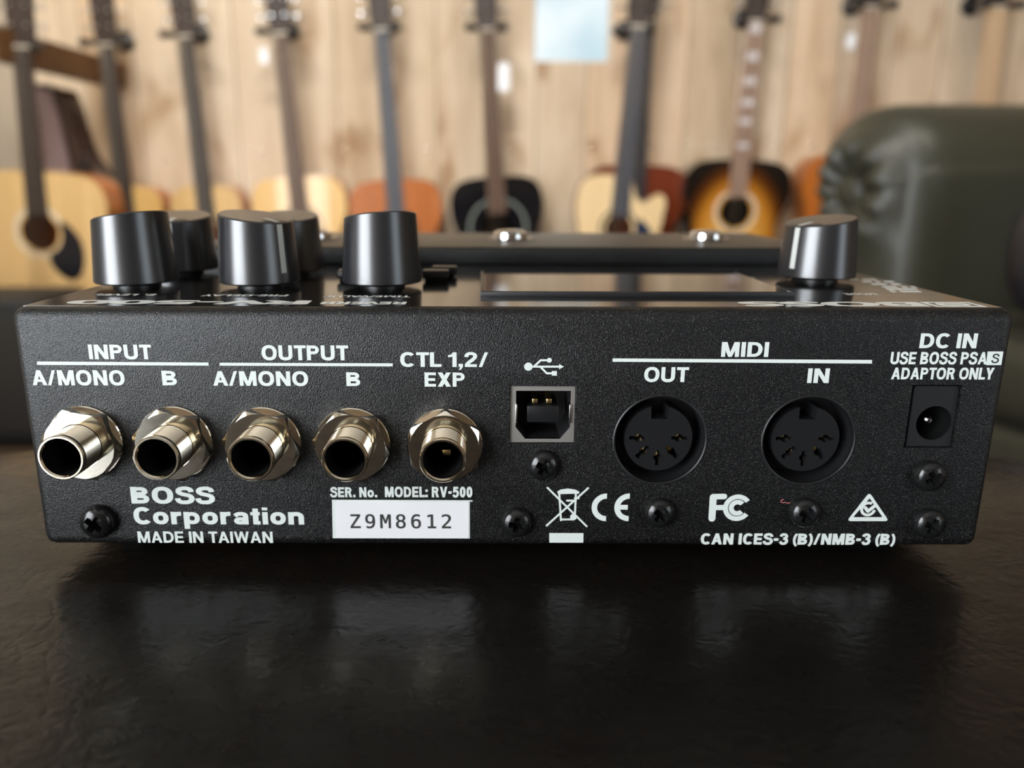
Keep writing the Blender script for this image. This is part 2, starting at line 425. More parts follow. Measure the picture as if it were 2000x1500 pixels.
part(box('faceplate', -.0835, .0835, .0022, .0735, (ZT-.3)*MM, (ZT+.05)*MM, GLOSS))
part(box('footswitch_deck', -.085, .085, .0742, .138, (ZT-.5)*MM, 52.3*MM, POWDER, None, .0012, 3))
for x in (-.074, .074):
    for y in (.018, .122):
        f = lathe('rubber_foot', [(0, 4.1*MM), (.0052, 4.1*MM), (.0050, .3*MM), (.0047, 0), (0, 0)], RUBBER, None, 28, (x, y, 0))
        part(f)
for x in (-.055, .0029, .061):
    f = lathe('footswitch', [(.0052, 52.2*MM), (.0052, 53.0*MM), (.0049, 54.2*MM), (.0040, 54.9*MM), (.002, 55.2*MM), (0, 55.25*MM)], CHROME, None, 40, (x, .104, 0))
    part(f)
    part(lathe('switch_nut', [(.0, 52.2*MM), (.0075, 52.2*MM), (.0075, 52.7*MM), (.0055, 52.9*MM), (0, 52.9*MM)], CHROME, None, 6, (x, .104, 0), smooth=20))
# display
sx0, sx1 = -5.6, 52.8
part(box('display_bezel', sx0*MM, sx1*MM, .0143, .050, (ZT-.2)*MM, (ZT+.95)*MM, PLASTIC, None, .00015, 2))
part(box('display_screen', (sx0+.6)*MM, (sx1-.6)*MM, .0149, .0494, (ZT+.8)*MM, (ZT+1.0)*MM, SCREEN))
for (x, y) in ((-15.3, 37.0), (-13.8, 45.0), (-33.6, 37.0)):
    b_ = part(box('push_button', (x-2.8)*MM, (x+2.8)*MM, y*MM, (y+4)*MM, (ZT+.7)*MM, (ZT+2.4)*MM, PLASTIC, None, .0003, 2))
    s_ = box('button_stem', (x-2.2)*MM, (x+2.2)*MM, (y+.4)*MM, (y+3.6)*MM, (ZT-.1)*MM, (ZT+.8)*MM, VOID); shift(s_); s_.parent = b_

# knobs
def knob(x, y, R0, R1, zb, zt, phi, tilt=1.1):
    """slant-topped knob; phi = heading of its pointer"""
    n = 72; dx, dy = math.cos(phi), math.sin(phi)
    bm = bmesh.new(); rings = []
    def ztop(px, py): return zt - tilt*(px*dx+py*dy)/R1 - tilt*.5
    for r, h in ((R0-.25, 0), (R0, .25), (None, 1), ):
        ring = []
        for i in range(n):
            a = 2*PI*i/n; c, s = math.cos(a), math.sin(a)
            if r is None:
                zz = ztop(R1*c, R1*s)-.25; rad = R1 + (R0-R1)*(zt-zz)/(zt-zb)
            else: zz = zb+h; rad = r
            ring.append(bm.verts.new(((x+rad*c)*MM, (y+rad*s)*MM, zz*MM)))
        rings.append(ring)
    for k in (.97, .55, .2):
        ring = []
        for i in range(n):
            a = 2*PI*i/n; c, s = math.cos(a)*R1*k, math.sin(a)*R1*k
            ring.append(bm.verts.new(((x+c)*MM, (y+s)*MM, ztop(c, s)*MM)))
        rings.append(ring)
    for p, q in zip(rings, rings[1:]):
        for i in range(n): bm.faces.new((p[i], p[(i+1) % n], q[(i+1) % n], q[i]))
    bm.faces.new(rings[0]); bm.faces.new(rings[-1])
    k_ = part(fin(bm, 'control_knob', KNOB, None, 32))
    # white pointer line: runs over the slanted top and down the side
    bm = bmesh.new(); w = .62; path = []
    for rr in (.42, .7, .93):
        path.append((R1*rr, ztop(R1*rr*dx, R1*rr*dy)+.06))
    zr = ztop(R1*dx, R1*dy)
    for f in (.02, .3, .6, .80):
        zz = zr-.2 + (zb-zr)*f; path.append((R1+(R0-R1)*(zt-zz)/(zt-zb)+.06, zz))
    L = []
    for rr, zz in path:
        L.append([bm.verts.new(((x+dx*rr - dy*w*s)*MM, (y+dy*rr + dx*w*s)*MM, zz*MM)) for s in (-1, 1)])
    for p, q in zip(L, L[1:]): bm.faces.new((p[0], p[1], q[1], q[0]))
    bmesh.ops.solidify(bm, geom=bm.faces[:], thickness=.00008)
    o = fin(bm, 'pointer_line', LINEW, None, 60); shift(o); o.parent = k_; o['label'] = 'white pointer line'
    o = lathe('knob_collar', [(0, (ZT)*MM), (.0046, ZT*MM), (.0046, (ZT+.5)*MM), (.0040, (ZT+.55)*MM), (.0040, (zb+.4)*MM), (0, (zb+.4)*MM)], PLASTIC, None, 36, (x*MM, y*MM, 0)); shift(o); o.parent = k_
KN = [(-75.6, 29, 150, 62.4), (-50.5, 29, -38, 62.4), (-25.6, 29, 120, 62.5), (-75.3, 53, -86, 61.5), (-50.4, 53, -90, 61.5), (67.6, 41, -150, 61.3)]
for x, y, ph, zt in KN: knob(x, y, 8.05, 7.15, 48.8, zt, math.radians(ph))

# 1/4-inch jacks
def nut_mesh(x, z, rot, af=5.9, t0=.5, t1=2.5, rin=4.0, n=96):
    bm = bmesh.new(); rings = [[], [], [], [], []]
    for i in range(n):
        a = 2*PI*i/n; b = (a - rot + PI/6) % (PI/3) - PI/6
        rh = af/math.cos(b); ch = af*1.02
        zz = t1 - max(0, rh-ch)*.55
        for k, (r, h) in enumerate(((rin, t0), (rh, t0), (rh, zz), (min(rh, ch), t1), (rin, t1))):
            rings[k].append(bm.verts.new(((x+r*math.cos(a))*MM, -h*MM, (z+r*math.sin(a))*MM)))
    for k in range(5):
        p, q = rings[k], rings[(k+1) % 5]
        for i in range(n): bm.faces.new((p[i], p[(i+1) % n], q[(i+1) % n], q[i]))
    return bm
ROT = [80, 76, 20, 80, 58]
for k, (x, z) in enumerate(JP):
    prof = [(3.75, -.2), (3.75, 2.4)]
    h = 2.4
    while h < 7.0:
        prof += [(3.88, h+.12), (3.88, h+.20), (3.60, h+.42)]; h += .5
    prof += [(3.62, 7.3), (3.62, 7.5), (3.86, 7.6), (3.86, 8.3), (3.70, 8.5), (3.42, 8.5), (3.20, 8.2), (3.18, -.2)]
    prof = [(r*MM, q*MM) for r, q in prof]
    j = part(lathe('phone_jack', prof, NICKELD, None, 72, (x*MM, 0, z*MM), 'Y', True, 30))
    o = lathe('washer', [(3.9*MM, 0), (6.55*MM, 0), (6.6*MM, .35*MM), (6.45*MM, .5*MM), (3.9*MM, .5*MM)], NICKEL, None, 72, (x*MM, 0, z*MM), 'Y', True); shift(o); o.parent = j
    o = fin(nut_mesh(x, z, math.radians(ROT[k])), 'hex_nut', NICKEL, None, 24); shift(o); o.parent = j
    o = lathe('sleeve', [(3.17*MM, 7.9*MM), (3.17*MM, -14*MM), (0, -14*MM), (0, -14.4*MM), (3.25*MM, -14.4*MM), (3.25*MM, 7.9*MM)], VOID, None, 48, (x*MM, 0, z*MM), 'Y', False); shift(o); o.parent = j
    if k == 4:
        cx_, cz_ = panel(872, 884, -3.0)
        o = box('contact', (cx_-.75)*MM, (cx_+.75)*MM, -.0030, .0120, (cz_-.5)*MM, (cz_+.5)*MM, BRASS, None, .0001); shift(o); o.parent = j; o['label'] = 'gold contact inside the jack'
    if k == 3:
        o = box('contact_housing', (x+1.0)*MM, (x+2.4)*MM, .0040, .0052, (z+1.2)*MM, (z+2.1)*MM, REDP, None, .0001); shift(o); o.parent = j; o['label'] = 'dark red plastic inside the jack'

# square socket (type B)
x0, x1, z0, z1 = USB
ia = panel(1007, 859); ib = panel(1116, 765)
ix0, ix1, iz0, iz1 = ia[0], ib[0], ia[1], ib[1]; c = 1.7
inner = [(ix0, iz0+c*1.25), (ix0+c, iz0), (ix1-c, iz0), (ix1, iz0+c*1.25), (ix1, iz1), (ix0, iz1)]
g = .12
me = fill2d([[(p[0]*MM, p[1]*MM) for p in ((x0+g, z0+g), (x1-g, z0+g), (x1-g, z1-g), (x0+g, z1-g))], [(p[0]*MM, p[1]*MM) for p in inner]], .0006, .0006)
usb = part(link('square_socket', me, STEEL, None, 30)); usb['label'] = 'grey metal square socket'
bm = bmesh.new()
fr, bk = [], []
for p in inner:
    fr.append(bm.verts.new((p[0]*MM, .0006, p[1]*MM))); bk.append(bm.verts.new((p[0]*MM, .0095, p[1]*MM)))
for i in range(6): bm.faces.new((fr[i], fr[(i+1) % 6], bk[(i+1) % 6], bk[i]))
bm.faces.new(bk)
o = fin(bm, 'socket_liner', PLASTIC, None, 20); shift(o); o.parent = usb
bm = bmesh.new()
for k in (0, 1):
    xx = ix0-.05 if k == 0 else ix1-.25
    add_box(bm, xx*MM, (xx+.32)*MM, .0001, .002, (iz0+3.0)*MM, (iz0+6.4)*MM, .00008)
o = fin(bm, 'spring_tabs', CHROME, None); shift(o); o.parent = usb
ta = panel(1029, 825, 2); tb = panel(1091, 793, 2)
o = box('contact_block', ta[0]*MM, tb[0]*MM, .002, .0094, ta[1]*MM, tb[1]*MM, PLASTICG, None, .0002); shift(o); o.parent = usb
for px in (1044.5, 1072):
    q = panel(px, 782, 3.2)
    o = box('gold_contact', (q[0]-.45)*MM, (q[0]+.45)*MM, .003, .0085, (q[1]-.5)*MM, (q[1]+.35)*MM, BRASS, None, .0001); shift(o); o.parent = usb; o['label'] = 'gold contact'

# round five-pin sockets
for x, z in DIN:
    s_ = part(lathe('round_socket', [(7.95*MM, .05*MM), (7.95*MM, -7*MM), (0, -7*MM), (0, -7.4*MM), (7.99*MM, -7.4*MM), (8.15*MM, 0), (8.15*MM, .12*MM)], PLASTIC, None, 80, (x*MM, 0, z*MM), 'Y', True, 30))
    lip = lathe('rim_ring', [(7.9*MM, -.6*MM), (7.9*MM, .05*MM), (8.1*MM, .16*MM), (8.3*MM, .05*MM), (8.3*MM, -.05*MM)], PLASTICG, None, 80, (x*MM, 0, z*MM), 'Y', True, 30); shift(lip); lip.parent = s_
    lz = z-.1
    R = 6.0
    ol = circ(x, lz, R, 90, math.radians(105), math.radians(435), False)
    a0 = math.radians(75)
    hw = R*math.cos(a0)
    ol += [(x+1.45, lz+3.6), (x-1.45, lz+3.6)]
    loops = [ol]
    for dg in (180, 225, 270, 315, 360):
        a = math.radians(dg); cx_, cz_ = x+3.55*math.cos(a), lz+.1+3.55*math.sin(a)
        if dg in (180, 360): cz_ += .0
        ux, uz = math.cos(a), math.sin(a)
        hl = []
        for i in range(28):
            b = 2*PI*i/28; c_ = math.cos(b-a); rr = .72
            if abs(math.sin(b-a)) < .40: rr = 1.62 if c_ > 0 else 1.25
            hl.append((cx_+rr*math.cos(b), cz_+rr*math.sin(b)))
        loops.append(hl)
    me = fill2d([[(p[0]*MM, p[1]*MM) for p in L] for L in loops], .0045, .0013)
    o = link('pin_block', me, PLASTICG, None, 30); shift(o); o.parent = s_
    for dg in (180, 225, 270, 315, 360):
        a = math.radians(dg)
        o = lathe('pin_contact', [(0, -3.2*MM), (.45*MM, -3.2*MM), (.45*MM, -6*MM), (0, -6*MM)], BRASS, None, 14, ((x+3.55*math.cos(a))*MM, 0, (lz+.1+3.55*math.sin(a))*MM), 'Y'); shift(o); o.parent = s_

# barrel power jack in its recess
x0, x1, z0, z1 = DC
hx, hz = panel(1829, 828.5)
hx -= .1
me = fill2d([[(p[0]*MM, p[1]*MM) for p in ((x0+.75, z0+.1), (x1-.15, z0+.1), (x1-.15, z1-.75), (x1-.45, z1-.35), (x0+1.05, z1-.35), (x0+.75, z1-.75))], [(q[0]*MM, q[1]*MM) for q in circ(hx, hz, 3.1, 56)]], .0100, .0006)
bm = bmesh.new(); bm.from_mesh(me)
dcj = part(fin(bm, 'power_jack', PLASTIC, None, 30))
o = lathe('pin', [(0, 1.0*MM), (.4*MM, .95*MM), (.75*MM, .6*MM), (.8*MM, 0), (.8*MM, -8*MM), (0, -8*MM)], CHROME, None, 24, (hx*MM, .0030, hz*MM), 'Y'); shift(o); o.parent = dcj; o['label'] = 'bright metal centre pin'
o = lathe('socket_liner', [(3.09*MM, -.9*MM), (3.09*MM, -9*MM), (0, -9*MM), (0, -9.3*MM), (3.15*MM, -9.3*MM)], VOID, None, 48, (hx*MM, 0, hz*MM), 'Y'); shift(o); o.parent = dcj

# cross-head screws
bm = bmesh.new(); add_lathe(bm, [(0, -.1*MM), (2.75*MM, -.1*MM), (2.8*MM, .55*MM), (2.62*MM, 1.15*MM), (2.2*MM, 1.6*MM), (1.4*MM, 1.92*MM), (0, 2.05*MM)], 48, (0, 0, 0), 'Y')
sc = fin(bm, 'screw', SCREWM)
bm = bmesh.new()
def taper(bm, w0, l0, w1, l1, yf, yb):
    vs = []
    for (w, l, y) in ((w0, l0, yf), (w1, l1, yb)):
        vs.append([bm.verts.new((sx*l, y, sz*w)) for sx, sz in ((-1, -1), (1, -1), (1, 1), (-1, 1))])
    for i in range(4): bm.faces.new((vs[0][i], vs[0][(i+1) % 4], vs[1][(i+1) % 4], vs[1][i]))
    bm.faces.new(vs[0]); bm.faces.new(vs[1][::-1])
taper(bm, .60*MM, 1.75*MM, .38*MM, .8*MM, -.0026, -.0002)
c1 = fin(bm, 'c1', SCREWM)
bm = bmesh.new(); taper(bm, .60*MM, 1.75*MM, .38*MM, .8*MM, -.0026, -.0002)
bmesh.ops.rotate(bm, verts=bm.verts, cent=(0, 0, 0), matrix=Matrix.Rotation(PI/2, 3, 'Y'))
c2 = fin(bm, 'c2', SCREWM)
for c_ in (c1, c2):
    md = sc.modifiers.new('b', 'BOOLEAN'); md.object = c_; md.operation = 'DIFFERENCE'; md.solver = 'EXACT'
bpy.context.view_layer.update()
screw_me = bpy.data.meshes.new_from_object(sc.evaluated_get(bpy.context.evaluated_depsgraph_get()))
for o in (sc, c1, c2): bpy.data.objects.remove(o)
SCREWS = [(1061, 907, 30, 1), (194, 1016, 38, 1.13), (1008.5, 1018, 8, 1), (1287, 999, 40, .98), (1569, 999, 25, 1), (1813, 928, 60, 1), (1811, 1020, 20, 1)]
for i, (px, py, ro, sc_) in enumerate(SCREWS):
    x, z = panel(px, py)
    me = screw_me.copy(); me.transform(Matrix.Translation((x*MM, 0, z*MM)) @ Matrix.Rotation(math.radians(ro), 4, 'Y') @ Matrix.Scale(sc_, 4))
    part(link('screw', me, SCREWM, None, 28))

# ------------------------------------------------------------------ printing
FONTDIR = bpy.utils.system_resource('DATAFILES', path='fonts')
def font(fn):
    try: return bpy.data.fonts.load(FONTDIR + '/' + fn)
    except Exception: return None
SANS, MONO = font('NotoSansHebrew-Regular.woff2'), font('DejaVuSansMono.woff2')
def glyphs(txt, off=.03, fnt=None, shear=0.0, space=1.0):
    c = bpy.data.curves.new('lettering', 'FONT'); c.body = txt
    f = fnt or SANS
    if f: c.font = f
    c.shear = shear; c.space_character = space; c.extrude = 0; c.resolution_u = 5; c.fill_mode = 'FRONT'
    o = bpy.data.objects.new('lettering', c); me = bpy.data.meshes.new_from_object(o)
    bpy.data.objects.remove(o); bpy.data.curves.remove(c)
    if off > 0:                       # a bold weight: the thin outline swept round a small circle
        bm = bmesh.new()
        for k in range(12):
            a = 2*PI*k/12; m2 = me.copy()
            m2.transform(Matrix.Translation((off*math.cos(a), off*math.sin(a), .00005*k))); bm.from_mesh(m2); bpy.data.meshes.remove(m2)
        bm.to_mesh(me); bm.free()
    return me
def ext(me, i): return min(v.co[i] for v in me.vertices), max(v.co[i] for v in me.vertices)
# a bold grotesque drawn from strokes: every glyph is a list of outlines, cap height 1
def pst(path, t):
    p = [Vector(q) for q in path]; l, r = [], []
    for i, q in enumerate(p):
        d = (p[min(i+1, len(p)-1)]-p[max(i-1, 0)]); d.normalize(); n = Vector((-d.y, d.x))*t/2
        l.append(tuple(q+n)); r.append(tuple(q-n))
    return l + r[::-1]
def ell(cx, cy, rx, ry, a0, a1, n=18, k=.86):
    out = []
    for i in range(n+1):
        a = math.radians(a0+(a1-a0)*i/n); c, q = math.cos(a), math.sin(a)
        out.append((cx+rx*math.copysign(abs(c)**k, c), cy+ry*math.copysign(abs(q)**k, q)))
    return out
def glyph(ch, t):
    h = t/2
    R = lambda a, b, c, d: [(a, c), (b, c), (b, d), (a, d)]
    L = lambda *p: pst(p, t)
    bowl = lambda y0, y1, w, x=h: pst([(x, y1-h)] + ell(w-.30, (y0+y1)/2, .30-h, (y1-y0)/2-h, 90, -90, 14, .9) + [(x, y0+h)], t*.92)
    W = .74
    if ch == 'I': return [R(0, t, 0, 1)], t
    if ch == 'L': return [R(0, t, 0, 1), R(0, .58, 0, t*.92)], .58
    if ch == 'T': return [R(.32-h, .32+h, 0, 1), R(0, .64, 1-t*.92, 1)], .64
    if ch == 'E': return [R(0, t, 0, 1), R(0, .62, 0, t*.9), R(0, .58, .5-h*.9, .5+h*.9), R(0, .62, 1-t*.9, 1)], .62
    if ch == 'N': return [R(0, t, 0, 1), R(W-t, W, 0, 1), [(0, 1), (t*1.1, 1), (W, 0), (W-t*1.1, 0)]], W
    if ch == 'M':
        w = .88; return [R(0, t*.95, 0, 1), R(w-t*.95, w, 0, 1), [(0, 1), (t*1.25, 1), (w/2+h*.8, 0), (w/2-h*.8, 0)], [(w, 1), (w-t*1.25, 1), (w/2-h*.8, 0), (w/2+h*.8, 0)]], w
    if ch == 'A':
        w = .78; return [[(0, 0), (t, 0), (w/2+h, 1), (w/2-h, 1)], [(w, 0), (w-t, 0), (w/2-h, 1), (w/2+h, 1)], R(.2, w-.2, .22, .22+t*.8)], w
    if ch == 'V': w = .74; return [[(0, 1), (t, 1), (w/2+h, 0), (w/2-h, 0)], [(w, 1), (w-t, 1), (w/2-h, 0), (w/2+h, 0)]], w
    if ch == 'W':
        w = 1.06; q = .29; out = []
        for a, b in ((0, q), (w/2, q), (w/2, w-q), (w, w-q)):
            out.append([(a-h*.9 + (h*.9 if a == 0 else -h*.9 if a == w else 0), 1), (a+h*.9 + (h*.9 if a == 0 else -h*.9 if a == w else 0), 1), (b+h*.85, 0), (b-h*.85, 0)])
        return out, w
    if ch == 'X': w = .72; return [[(0, 1), (t*1.2, 1), (w, 0), (w-t*1.2, 0)], [(w, 1), (w-t*1.2, 1), (0, 0), (t*1.2, 0)]], w
    if ch == 'Y': w = .72; return [R(w/2-h, w/2+h, 0, .45), [(0, 1), (t*1.12, 1), (w/2+h, .36), (w/2-h, .36)], [(w, 1), (w-t*1.12, 1), (w/2-h, .36), (w/2+h, .36)]], w
    if ch in 'O0':
        w = .82 if ch == 'O' else .58; p = ell(w/2, .5, w/2-h, .515-h, 0, 360, 40); return [pst(p, t*.98)], w
    if ch == 'C': w = .78; return [pst(ell(w/2, .5, w/2-h, .515-h, 42, 318, 34), t*.98)], w
    if ch == 'D': return [R(0, t, 0, 1), pst([(h, 1-h)] + ell(W-.42, .5, .42-h, .5-h, 90, -90, 18, .9) + [(h, h)], t*.95)], W
    if ch == 'P': return [R(0, t, 0, 1), bowl(.40, 1, .66)], .66
    if ch == 'R': return [R(0, t, 0, 1), bowl(.42, 1, .67), [(.30, .5), (.30+t*1.1, .5), (.72, 0), (.72-t*1.15, 0)]], .72
    if ch == 'B': return [R(0, t, 0, 1), bowl(.47, 1, .66), bowl(0, .55, .70)], .70
    if ch == 'U': return [pst([(h, 1), (h, .36)] + ell(W/2, .34, W/2-h, .355-h, 180, 360, 16) + [(W-h, .36), (W-h, 1)], t)], W
    S_ = [(.60, .70), (.56, .84), (.44, .915), (.32, .92), (.19, .885), (.115, .78), (.14, .66), (.26, .575), (.42, .52), (.55, .45), (.60, .31), (.555, .17), (.44, .09), (.32, .08), (.18, .10), (.09, .19), (.06, .32)]
    if ch == 'S': return [pst([(p.x, p.y) for p in spline([Vector(q+(0,)) for q in S_], 4)], t*.94)], .68
    if ch == '1': return [R(.22, .22+t, 0, 1), [(.0, .80), (.0, .66), (.24, .70), (.24, .98), (.17, .86)]], .22+t
    sp = lambda q: pst([(p.x, p.y) for p in spline([Vector(a+(0,)) for a in q], 4)], t*.94)
    if ch == '2': return [sp([(.07, .68), (.10, .82), (.20, .91), (.31, .92), (.43, .89), (.51, .79), (.49, .64), (.38, .49), (.20, .31), (.09, .14)]), R(0, .60, 0, t*.9)], .60
    if ch == '3': return [sp([(.07, .73), (.14, .87), (.29, .92), (.43, .87), (.49, .74), (.43, .60), (.26, .535)]), sp([(.26, .535), (.45, .49), (.525, .31), (.45, .14), (.29, .08), (.14, .12), (.06, .27)])], .61
    if ch == '5': return [R(.10, .56, 1-t*.9, 1), [(.08, 1), (.08+t*.85, 1), (.06+t*.8, .5), (.03, .44)], sp([(.09, .54), (.22, .61), (.36, .60), (.48, .50), (.51, .33), (.45, .16), (.30, .08), (.15, .11), (.06, .24)])], .61
    if ch == '/': return [[(0, 0), (t*.8, 0), (.46, 1), (.46-t*.8, 1)]], .46
    if ch == '-': return [R(0, .34, .34, .34+t)], .34
    if ch == '.': return [R(0, t*1.05, 0, t*1.05)], t*1.05
    if ch == ':': return [R(0, t*1.05, 0, t*1.05), R(0, t*1.05, .5, .5+t*1.05)], t*1.05
    if ch == ',': return [[(0, t), (t*1.05, t), (t*1.05, 0), (t*.5, -.20), (0, -.20), (t*.45, 0), (0, 0)]], t*1.05
    if ch == '(': return [pst(ell(.42, .42, .34, .62, 118, 242, 16, 1), t*.8)], .30
    if ch == ')': return [pst(ell(-.12, .42, .34, .62, 62, -62, 16, 1), t*.8)], .30
    X = .73
    if ch == 'o': return [pst(ell(.33, X/2, .33-h, X/2+.01-h, 0, 360, 36), t*.95)], .66
    if ch == 'p': return [R(0, t, -.27, X), pst(ell(.35, X/2, .33-h, X/2-h, 0, 360, 36), t*.92)], .68
    if ch == 'r': return [R(0, t, 0, X), pst([(h, .40)] + ell(.40, .38, .40-h, X-.38-h+.01, 178, 84, 10) , t)], .44
    if ch == 'n': return [R(0, t, 0, X), pst([(h, .40)] + ell(.33, .42, .33-h, X-.42-h+.01, 180, 0, 16) + [(.66-h, 0)], t)], .66
    if ch == 'i': return [R(0, t, 0, X), R(0, t, .84, 1)], t
    if ch == 't': return [R(.10, .10+t, .0, .94), R(0, .40, X-t*.8, X), R(.10, .40, 0, t*.85)], .40
    if ch == 'a': return [pst([(.08, .50)] + ell(.33, .50, .27-h*.6, X-.50-h+.01, 165, 0, 12) + [(.60-h*.6, 0)], t*.95), pst(ell(.30, .21, .28-h, .21-h+.02, 0, 360, 30), t*.85)], .64
    return [], .30
def stroke_text(txt, t, gap=.095):
    x = 0; out = []
    for ch in txt:
        g_, w = glyph(ch, t)
        for k, L_ in enumerate(g_): out.append([(x+a, b) for a, b in L_])
        x += .30 if ch == ' ' else w + gap
        x -= .07 if ch in 'CL' else .06 if ch == 'A' and txt.find('A/') >= 0 else .05 if ch in 'T(' else 0
    return out
def text(txt, x0, x1, z0, z1, off=.03, fnt=None, mt=None, y=0.0, name='lettering', space=1.0, lift=.04):
    """lettering on the rear panel: baseline z0, cap height up to z1, from x0 to x1 (mm)"""
    if fnt is None:
        loops = stroke_text(txt, .13 + off*2); bm = bmesh.new()
        a0 = min(p[0] for L in loops for p in L); a1 = max(p[0] for L in loops for p in L)
        for k, L in enumerate(loops):
            fl = fill2d([[(x0 + (p[0]-a0)/(a1-a0)*(x1-x0), z0 + p[1]*(z1-z0)) for p in L]], lift+.02, y-lift-.0015*(k % 7)); bm.from_mesh(fl); bpy.data.meshes.remove(fl)
        for v in bm.verts: v.co *= MM
        return part(fin(bm, name, mt or INK, None, 30))
    me = glyphs(txt, off, fnt, 0, space); h = glyphs('H', off, fnt)
    b0, b1 = ext(h, 1); a0, a1 = ext(me, 0); bpy.data.meshes.remove(h)
    for v in me.vertices:
        vx = x0 + (v.co.x-a0)/(a1-a0)*(x1-x0); vz = z0 + (v.co.y-b0)/(b1-b0)*(z1-z0)
        vy = y - lift - v.co.z
        v.co = (vx*MM, vy*MM, vz*MM)
    return part(link(name, me, mt or INK, None))
def ptext(txt, px0, px1, yt, yb, off=.040, yt2=None, yb2=None, **kw):
    """lettering whose corners are given as they stand on the panel"""
    l = panel(px0, yb); r = panel(px1, yb2 if yb2 else yb); t = panel((px0+px1)/2, ((yt + (yt2 or yt))/2))
    zb = (l[1]+r[1])/2
    return text(txt, l[0], r[0], zb, t[1], off, **kw)
def strokes(name, loops, mt=None, y0=-.04, th=.06, parent=None):
    me = fill2d([[(p[0]*MM, p[1]*MM) for p in L] for L in loops], th*MM, y0*MM)
    return part(link(name, me, mt or INK, None), parent)
def seg(p, q, w, n=8):
    """capsule outline"""
    a = math.atan2(q[1]-p[1], q[0]-p[0])
    return [(p[0]+w*math.cos(a+PI/2+PI*i/n), p[1]+w*math.sin(a+PI/2+PI*i/n)) for i in range(n+1)] + [(q[0]+w*math.cos(a-PI/2+PI*i/n), q[1]+w*math.sin(a-PI/2+PI*i/n)) for i in range(n+1)]
def multi(name, loops, mt=None):
    bm = bmesh.new()
    for k, L in enumerate(loops):
        hs = L if isinstance(L[0][0], (tuple, list)) else [L]
        me = fill2d([[(p[0]*MM, p[1]*MM) for p in H] for H in hs], .06*MM, (-.04-.002*k)*MM); bm.from_mesh(me)
    return part(fin(bm, name, mt or INK, None, 30))
def line(px0, y0a, y0b, px1, y1a, y1b):
    a, b, c, d = panel(px0, y0a), panel(px1, y1a), panel(px1, y1b), panel(px0, y0b)
    strokes('printed_line', [[a, b, c, d]])
ptext('INPUT', 175, 297.5, 673, 701.5)
ptext('A/MONO', 64.5, 245, 723, 752.5)
ptext('B', 318, 346.5, 724, 752.5)
line(72.5, 706, 712.5, 407.5, 708, 714)
ptext('OUTPUT', 512, 681, 674.5, 703.5)
ptext('A/MONO', 417, 602.5, 725, 753.5)
ptext('B', 677, 704, 727, 754)
line(429, 708.5, 714, 767, 709.5, 715.5)
ptext('CTL 1,2/', 782, 953, 688, 716.5)
ptext('EXP', 829.5, 907.5, 727.5, 755)
line(1196.5, 700, 706.5, 1703, 703, 710)
ptext('MIDI', 1408, 1500, 668, 697)
ptext('OUT', 1257.5, 1344, 717, 746)
ptext('IN', 1576, 1618, 719.5, 748)
ptext('DC IN', 1795, 1906, 651, 680)
ptext('USE BOSS PSA', 1738, 1926, 687.5, 711.5, .04)
ptext('ADAPTOR ONLY', 1740, 1939, 718, 741, .04)
q = [panel(1929, 686.5), panel(1959.5, 686.5), panel(1955.5, 713), panel(1925.5, 713)]
sq = strokes('printed_box', [q], None, -.03, .04)
l, t, r = panel(1935, 709.5), panel(1943, 690.5), panel(1949.5, 709.5)
o = text('S', l[0], r[0], l[1], t[1], .01, mt=BLACKINK, y=-.03)
ptext('BOSS', 257.5, 421, 951, 983.5, .05)
ptext('Corporation', 263, 594.5, 991, 1024, .05)
ptext('MADE IN TAIWAN', 270.5, 533.5, 1038, 1060, .03)
ptext('SER. No.', 645, 737, 951.5, 971, .05)
ptext('MODEL: RV-500', 752, 922.5, 950.5, 971, .05)
q = [panel(648.5, 975.5), panel(922, 976.5), panel(918, 1051.5), panel(650.5, 1051)]
strokes('printed_field', [[panel(648.5, 976), panel(923, 977), panel(923, 979.5), panel(917.5, 979.5), panel(917.5, 1051.5), panel(650, 1051)]])
stick = strokes('serial_sticker', [[panel(655, 979), panel(916, 979.3), panel(915.5, 1050), panel(657, 1049.5)]], LABELW, -.10, .08)
l, r, t = panel(685, 1031), panel(881, 1031), panel(785, 1004)
text('Z9M8612', l[0], r[0], l[1], t[1], .010, MONO, BLACKINK, -.10, 'serial_lettering', 1.25)
# three-pronged connector symbol
P_ = panel
wd = .17
def disc(px, py, r): return circ(*P_(px, py), r, 28)
multi('connector_symbol', [disc(1032, 716, .72), seg(P_(1032, 716), P_(1093, 716), wd), [P_(1092, 711), P_(1101.5, 716), P_(1092, 721)],
      seg(P_(1043, 716), P_(1056, 703.5), wd), seg(P_(1056, 703.5), P_(1072, 703.5), wd), disc(1073, 703.5, .42),
      seg(P_(1055, 716), P_(1068, 729), wd), seg(P_(1068, 729), P_(1080, 729), wd), [P_(1078, 724.5), P_(1087.5, 724.5), P_(1087.5, 733.5), P_(1078, 733.5)]])
# crossed-out bin
def cp(x, y): return P_(1020+x*.16, 940+y*.16)
w = .17
multi('bin_symbol', [seg(cp(308, 78), cp(785, 548), w), seg(cp(805, 82), cp(298, 540), w),
      [cp(425, 128), cp(470, 100), cp(560, 88), cp(650, 102), cp(700, 128), cp(690, 150), cp(440, 156)],
      seg(cp(452, 150), cp(472, 475), w), seg(cp(655, 150), cp(640, 460), w), seg(cp(472, 465), cp(625, 465), w), disc(1020+625*.16, 940+435*.16, .6),
      seg(cp(545, 235), cp(640, 235), w), seg(cp(640, 205), cp(690, 205), w*.9)])
strokes('printed_bar', [[cp(330, 632), cp(747, 632), cp(745, 748), cp(330, 748)]])
